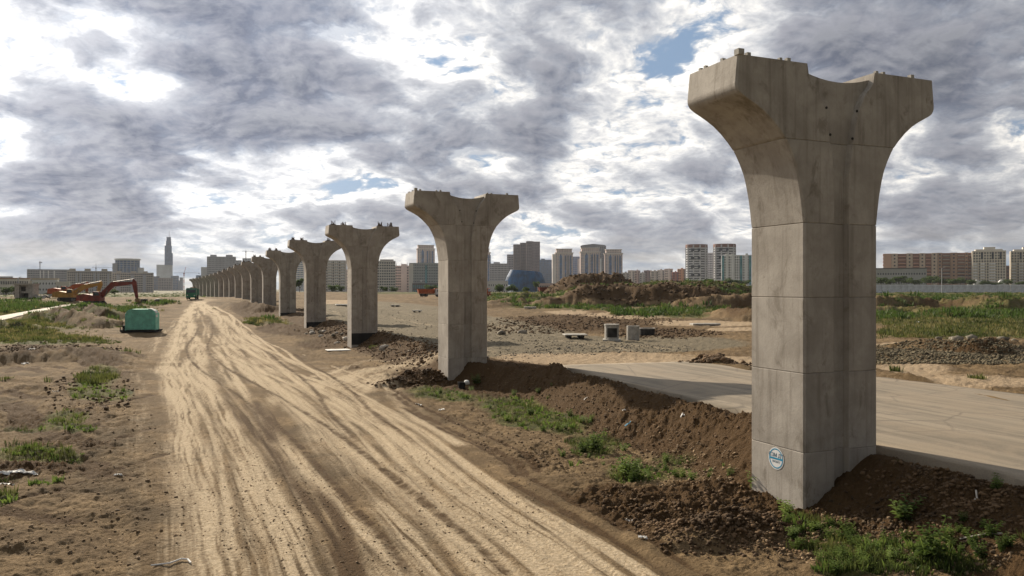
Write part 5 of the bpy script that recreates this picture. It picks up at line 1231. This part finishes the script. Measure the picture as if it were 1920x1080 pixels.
cloud(2600, offroad(along([(1330,668,.3),(1405,680,.45),(1500,690,.4)], 1.2, 1.2)), .06, .26, 6, 'soil_clods', MAT['clod'], 1.8)
cloud(5000, offroad(pixbox([(1000,800,170,60,1),(1150,850,170,50,1),(1280,880,110,40,.8),(1560,1010,160,50,.8),(1700,1040,200,40,.8)])), .012, .07, 7, 'soil_clods', MAT['clod_tan'], 3)
cloud(900, offroad(pixbox([(150,960,220,110,1),(120,780,150,90,.7),(250,880,80,120,.5)])), .012, .075, 8, 'soil_clods', MAT['clod_tan'], 3)
cloud(2500, pixbox([(700,950,320,140,1),(480,900,140,160,.5)]), .008, .04, 9, 'pebbles', MAT['clod_tan'], 3)
cloud(12000, offroad(pixbox([(1790,670,270,15,1.3),(1700,655,90,10,.3)])), .03, .13, 10, 'rubble_stones', MAT['rubble'], 2.0)
cloud(2600, pixbox([(900,650,200,22,1),(760,600,120,20,.6),(1150,655,160,10,.6)]), .03, .12, 11, 'gravel_stones', MAT['stone'], 2.5)
cloud(2600, offroad(along([(1648,706,.2),(1760,727,.22),(1920,757,.3)], .7, .7)), .04, .22, 12, 'soil_clods', MAT['clod'], 1.8)
cloud(3500, pixbox([(1100,602,170,12,1),(990,615,110,12,.6),(1240,625,120,10,.6)]), .05, .22, 13, 'soil_clods', MAT['clod'], 2.5)
cloud(2600, offroad(along([(590,618,.2),(640,612,.2),(700,632,.1),(760,650,.1),(812,668,.1)], 2.2, 1.8)), .04, .18, 14, 'soil_clods', MAT['clod'], 2.5)
cloud(1500, pixbox([(90,660,140,12,1)]), .04, .22, 15, 'soil_clods', MAT['clod'], 2.5)

def onheap(n, r_):
    o = []
    for hx, hy, w_ in ((24.5, 240, 15), (30.5, 172, 17), (43, 205, 18), (52, 228, 13)):
        m_ = n//4; a = r_.rand(m_)*6.28; q_ = np.sqrt(r_.rand(m_))*w_; o.append(np.stack([hx+q_*np.cos(a)*1.1, hy+q_*np.sin(a)*.8], -1))
    return np.concatenate(o)
cloud(5000, onheap, .08, .55, 21, 'soil_clods', MAT['clod'], 3)
cloud(1400, offroad(pixbox([(90,655,150,14,1),(170,740,90,40,.6)])), .02, .16, 22, 'soil_clods', MAT['clod'], 3)
# ------------------------------------------------------------------ grass and weeds
def tuft(nb, h, w, spread, seed, lean=.5):
    r_ = np.random.RandomState(seed); V, Fc = [], []
    for i in range(nb):
        a = r_.rand()*6.28; rr_ = spread*r_.rand()**.5; x, y = rr_*math.cos(a), rr_*math.sin(a); hh_ = h*(.5+.5*r_.rand()); l = lean*hh_*r_.rand(); b_ = r_.rand()*6.28
        px_, py_ = math.cos(b_)*w/2, math.sin(b_)*w/2; lx, ly = l*math.cos(a), l*math.sin(a); n = len(V)
        V += [(x-px_, y-py_, 0), (x+px_, y+py_, 0), (x+px_*.7+lx*.45, y+py_*.7+ly*.45, hh_*.6), (x-px_*.7+lx*.45, y-py_*.7+ly*.45, hh_*.6), (x+lx, y+ly, hh_)]
        Fc += [(n, n+1, n+2), (n, n+2, n+3), (n+3, n+2, n+4)]
    return np.array(V), np.array(Fc)
def grassfield(n, vmin, vmax, tv, tf, smin, smax, seed, name, mat, thr=.35, umin=-60, umax=1980, clump=.5):
    r_ = np.random.RandomState(seed); u = umin+(umax-umin)*r_.rand(n*4); v = vmin+(vmax-vmin)*r_.rand(n*4)**1.0
    Y_ = H*F/(v-540)
    for _ in range(30): Y_ = .6*Y_+.4*np.maximum(4, (H-g0((u-960)/F*Y_, Y_))*F/(v-540))
    X_ = (u-960)/F*Y_
    z_, ma, mb = land(X_, Y_)
    nz = fbm(X_*clump, Y_*clump, 3)
    k = ma[:, 1]+(nz-.5)*1.1 > thr+.25*r_.rand(len(X_))
    sl = lerp_ext(Y_, [p[1] for p in ROAD_L], [p[0] for p in ROAD_L]); sr = lerp_ext(Y_, [p[1] for p in ROAD_R], [p[0] for p in ROAD_R])
    k &= ~((X_ > sl-.2) & (X_ < sr+.2) & (Y_ < 46))
    X_, Y_, z_ = X_[k][:n], Y_[k][:n], z_[k][:n]; m_ = len(X_)
    s_ = smin+(smax-smin)*r_.rand(m_)
    return scatter(name, tv, tf, np.stack([X_, Y_, z_-.02], -1), r_.rand(m_)*6.28, np.stack([s_, s_, s_*(.6+.7*r_.rand(m_))], -1), mat)
tn = tuft(14, .26, .022, .16, 1); tn2 = tuft(10, .20, .05, .14, 2, .9); tf_ = tuft(12, .55, .11, .45, 3); tb = tuft(16, .9, .22, .75, 4, .6)
grassfield(5200, 720, 1110, *tn, .5, 1.2, 1, 'grass', MAT['grass'], .55, clump=1.3)
grassfield(4200, 720, 1110, *tn2, .5, 1.3, 2, 'grass', MAT['weed'], .58, clump=1.6)
grassfield(5000, 600, 720, *tf_, .35, .9, 3, 'grass', MAT['grass'], .45, clump=.4)
grassfield(7000, 560, 640, *tf_, .4, 1.2, 4, 'grass', MAT['grass'], .55, clump=.18)
grassfield(4200, 556, 640, *tf_, .4, 1.2, 5, 'dry_grass', MAT['drygrass'], .50, clump=.2)
grassfield(3600, 549, 600, *tb, .5, 1.2, 6, 'scrub', MAT['tree'], .50, clump=.12)
grassfield(2200, 547, 556, *tb, .45, 1.0, 7, 'scrub', MAT['grass'], .45, clump=.05)
def weed(nb, h, seed, spread=.12):
    """a leafy weed: stems from one root, with pairs of leaves"""
    r_ = np.random.RandomState(seed); V, Fc = [(0, 0, 0), (.012, .006, 0)], []
    for i in range(nb):
        a = r_.rand()*6.28; l = r_.rand()*spread*2.2; hh_ = h*(.55+.45*r_.rand()); tx, ty = l*math.cos(a), l*math.sin(a); last = (0, 1)
        for j in range(7):
            f = (j+1)/7; cx, cy, cz = tx*f, ty*f, hh_*f; n0 = len(V); V += [(cx, cy, cz), (cx+.008, cy+.004, cz)]; Fc.append((last[0], last[1], n0+1, n0)); last = (n0, n0+1)
            for s__ in range(2):
                b_ = a+j*1.3+s__*3.1+r_.rand(); L_ = h*.32*(1.1-f*.6); wv_ = L_*.30; ex, ey = math.cos(b_), math.sin(b_); n = len(V)
                V += [(cx+ex*L_*.5-ey*wv_, cy+ey*L_*.5+ex*wv_, cz+L_*.25), (cx+ex*L_, cy+ey*L_, cz+L_*.05), (cx+ex*L_*.5+ey*wv_, cy+ey*L_*.5-ex*wv_, cz+L_*.25)]
                Fc.append((n0, n, n+1, n+2))
    return np.array(V), np.array(Fc)
WM = [np_mesh('weed_plant', *weed(7, .42, 20+i)) for i in range(4)]
for m_ in WM: m_.materials.append(MAT['weed'])
def plant(u, v, s_, label, group=None, tint=None):
    x, y, g = place(u, v); o = link('weed_plant', WM[int(u+v) % 4], None, None, (x, y, g-.03)); o.rotation_euler = (0, 0, u*.37); o.scale = (s_, s_, s_*random.uniform(.8, 1.1)); tag(o, label, 'weed', group)
plant(1421, 916, 1.5, 'tall green weed growing at the left foot of the nearest pier'); plant(1112, 848, 2.1, 'dark bushy weed on the sunny earth right of the wheel ruts'); plant(1093, 850, 1.4, 'light green weed touching the dark bushy one')
plant(1172, 893, 1.7, 'broad green weed just above the dark clod heap'); plant(1192, 896, 1.4, 'smaller weed right beside the broad one above the clods'); plant(1866, 912, .9, 'dark weed on the shaded bank at the right edge'); plant(895, 722, 1.9, 'upright weed at the near foot of the second pier bank')
plant(1694, 972, 1.9, 'dark weed at the edge of the nearest pier shadow'); plant(1478, 966, 1.3, 'light weed right in front of the nearest pier corner'); plant(1740, 1052, 2.1, 'bluish green bushy weed at the lower right')
r_ = np.random.RandomState(77)
for L_, n_, lab, g_ in (([(840,738,60,10,1),(975,775,60,26,1),(1060,802,60,24,1),(1120,850,70,26,1),(1200,880,70,24,1),(1000,740,60,14,.5),(1290,890,90,26,.8)], 72, 'small green weed on the brown earth between dirt road and bank', 'weeds on the brown earth by the bank'),
                        ([(1540,1005,90,28,1),(1660,1030,110,32,1),(1830,1010,80,40,1),(1600,1062,90,14,.6)], 70, 'green weed in the patch before the nearest pier', 'weeds in the patch before the nearest pier')):
    P_ = pixbox(L_)(n_, r_)
    for x, y in P_:
        u = 960+F*x/y; g = hz(x, y); o = link('weed_plant', WM[r_.randint(4)], None, None, (x, y, g-.03)); s_ = r_.uniform(.35, .95); o.rotation_euler = (0, 0, r_.rand()*6); o.scale = (s_, s_, s_); th_i = int(np.clip((u-(800 if 'bank' in g_ else 1450))/(560 if 'bank' in g_ else 460)*3, 0, 2)); tag(o, ('low ' if s_ < .6 else 'taller ')+lab.replace('small ', '')+(', left part', ', middle part', ', right part')[th_i], 'weed', g_)

# ------------------------------------------------------------------ trees and bushes
def crown(seed, n=900, leaf=.11):
    r_ = np.random.RandomState(seed); lob = [(r_.uniform(-.55, .55), r_.uniform(-.5, .5), r_.uniform(-.35, .55), r_.uniform(.28, .5)) for _ in range(9)]
    V, Fc = [], []
    for i in range(n):
        lx, ly, lz, lr = lob[r_.randint(9)]; d = r_.randn(3); d /= np.linalg.norm(d); p_ = np.array([lx, ly, lz])+d*lr*(.55+.5*r_.rand()); a = r_.randn(3); a /= np.linalg.norm(a); b_ = np.cross(a, d+.3*r_.randn(3)); b_ /= np.linalg.norm(b_)+1e-6
        s_ = leaf*(.6+.8*r_.rand()); k = len(V); V += [p_-a*s_, p_+b_*s_*.6, p_+a*s_, p_-b_*s_*.6]; Fc.append((k, k+1, k+2, k+3))
    return np_mesh('crown', np.array(V), np.array(Fc))
CR = [crown(i) for i in range(4)]
for m_ in CR: m_.materials.append(MAT['tree'])
def trunkm():
    m = MB(); m.bar((0, 0, -.3), (0, 0, .62), .05, 7, .03)
    for a, e in ((.3, .35), (2.3, .3), (4.4, .38)): m.bar((0, 0, .45), (e*math.cos(a), e*math.sin(a), .95), .028, 5, .01)
    return m.mesh('trunk')
TM = trunkm(); TM.materials.append(MAT['bark'])
def tree(u0, u1, vt, vb, Y, label, group=None, kind='tree', seed=0):
    px = Y/F; w = (u1-u0)*px; h = (vb-vt)*px; z0 = H-(vb-540)*px; k = empty(kind, (((u0+u1)/2-960)*px, Y, z0), 0, label, 'tree' if kind == 'tree' else 'bush', group)
    b_ = .30 if kind == 'tree' else .05
    o = link('crown', CR[(int(u0)+seed) % 4], None, k, (0, 0, h*(b_+(1-b_)/2))); o.scale = (w*.56, w*.5, h*(1-b_)*.60); o.rotation_euler = (0, 0, u0*.9)
    t_ = link('trunk', TM, None, k); t_.scale = (h*.6, h*.6, h*.6)
G1 = 'trees in front of the brown apartments'
TL = [(1640,1664,519,538),(1656,1682,522,538),(1668,1704,516,538),(1690,1716,518,538),(1700,1730,523,538),(1722,1752,519,538),(1738,1760,516,538),(1748,1776,521,538),(1772,1800,522,538),(1786,1816,521,538),(1806,1832,524,538),(1836,1862,526,538),(1880,1902,523,538),(1902,1930,528,538),(1850,1880,529,538)]
NTH = 'leftmost,second,third,fourth,fifth,sixth,seventh,eighth,ninth,tenth,eleventh,twelfth,thirteenth,fourteenth,rightmost'.split(',')
rk = sorted(range(len(TL)), key=lambda i_: TL[i_][0]+TL[i_][1])
for i, (a, b_, c_, d) in enumerate(TL): tree(a, b_, c_, d, 520+(i*53) % 160, ('leftmost' if rk.index(i) == 0 else 'rightmost' if rk.index(i) == len(TL)-1 else NTH[rk.index(i)]+' from the left')+' of the round green trees in the belt behind the right-hand fence', G1, seed=i)
G2 = 'trees right of the two round towers'
for i, (a, b_, c_) in enumerate([(1340,1362,525),(1354,1380,522),(1372,1398,524),(1390,1412,523),(1322,1344,528)]): tree(a, b_, c_, 538, 560+i*23, ('third','second from right','rightmost','fourth','leftmost')[i].replace('third', 'second from left').replace('fourth', 'next to rightmost').replace('second from right', 'middle')+' of the low trees before the white and teal block', G2, seed=i)
tree(1040-8, 1040+8, 528, 546, 420, 'round tree right below the blue dome building', seed=1) if False else tree(996, 1012, 527, 545, 430, 'single round tree in front of the blue dome')
tree(552, 572, 520, 549, 330, 'tall green tree seen between the fourth and fifth piers', seed=2)
for i, (a, b_, c_) in enumerate([(612,634,533),(630,650,535),(708,730,536),(728,752,538),(796,820,533)]): tree(a, b_, c_, 548, 360+i*17, ('left one of two bushes between the third and fourth piers','right one of two bushes between the third and fourth piers','left one of two bushes before the beige flat-roofed tower','right one of two bushes before the beige flat-roofed tower','green bush touching the left side of the second pier')[i], 'bushes behind the middle piers', 'bush', i)
for i, (a, b_, c_) in enumerate([(920,948,532),(946,972,534),(972,996,537),(1010,1034,537)]): tree(a, b_, c_, 549, 340+i*19, ('green bush touching the right side of the second pier','bush just left of the blue dome','bush in front of the left part of the dome','bush right of the blue dome by the truck')[i], 'bushes right of the second pier', 'bush', i)
for a, b_, c_, d, lab, Y in [(0,22,538,556,'leftmost dark bush at the photo edge',262),(14,40,534,557,'bushy tree left of the concrete gatehouse',268),(55,74,531,556,'dark round tree touching the right side of the gatehouse',266),(205,224,540,556,'dark bush behind the red excavator arm',300),(85,110,545,556,'low bush behind the yellow excavator',300)]: tree(a, b_, c_, d, Y, lab)

# thin air haze over the whole site and city
hm = bpy.data.materials.new('haze_air'); hm.use_nodes = True; hq = hm.node_tree; hq.nodes.remove(hq.nodes['Principled BSDF'])
pv = hq.nodes.new('ShaderNodeVolumePrincipled'); pv.inputs['Density'].default_value = .00005; pv.inputs['Color'].default_value = (.80, .84, .92, 1); pv.inputs['Anisotropy'].default_value = .2
hq.links.new(pv.outputs[0], hq.nodes['Material Output'].inputs['Volume'])
MB().box(-3500, 3500, -3500, 3500, -6, 225).build('haze', hm, kind='stuff')
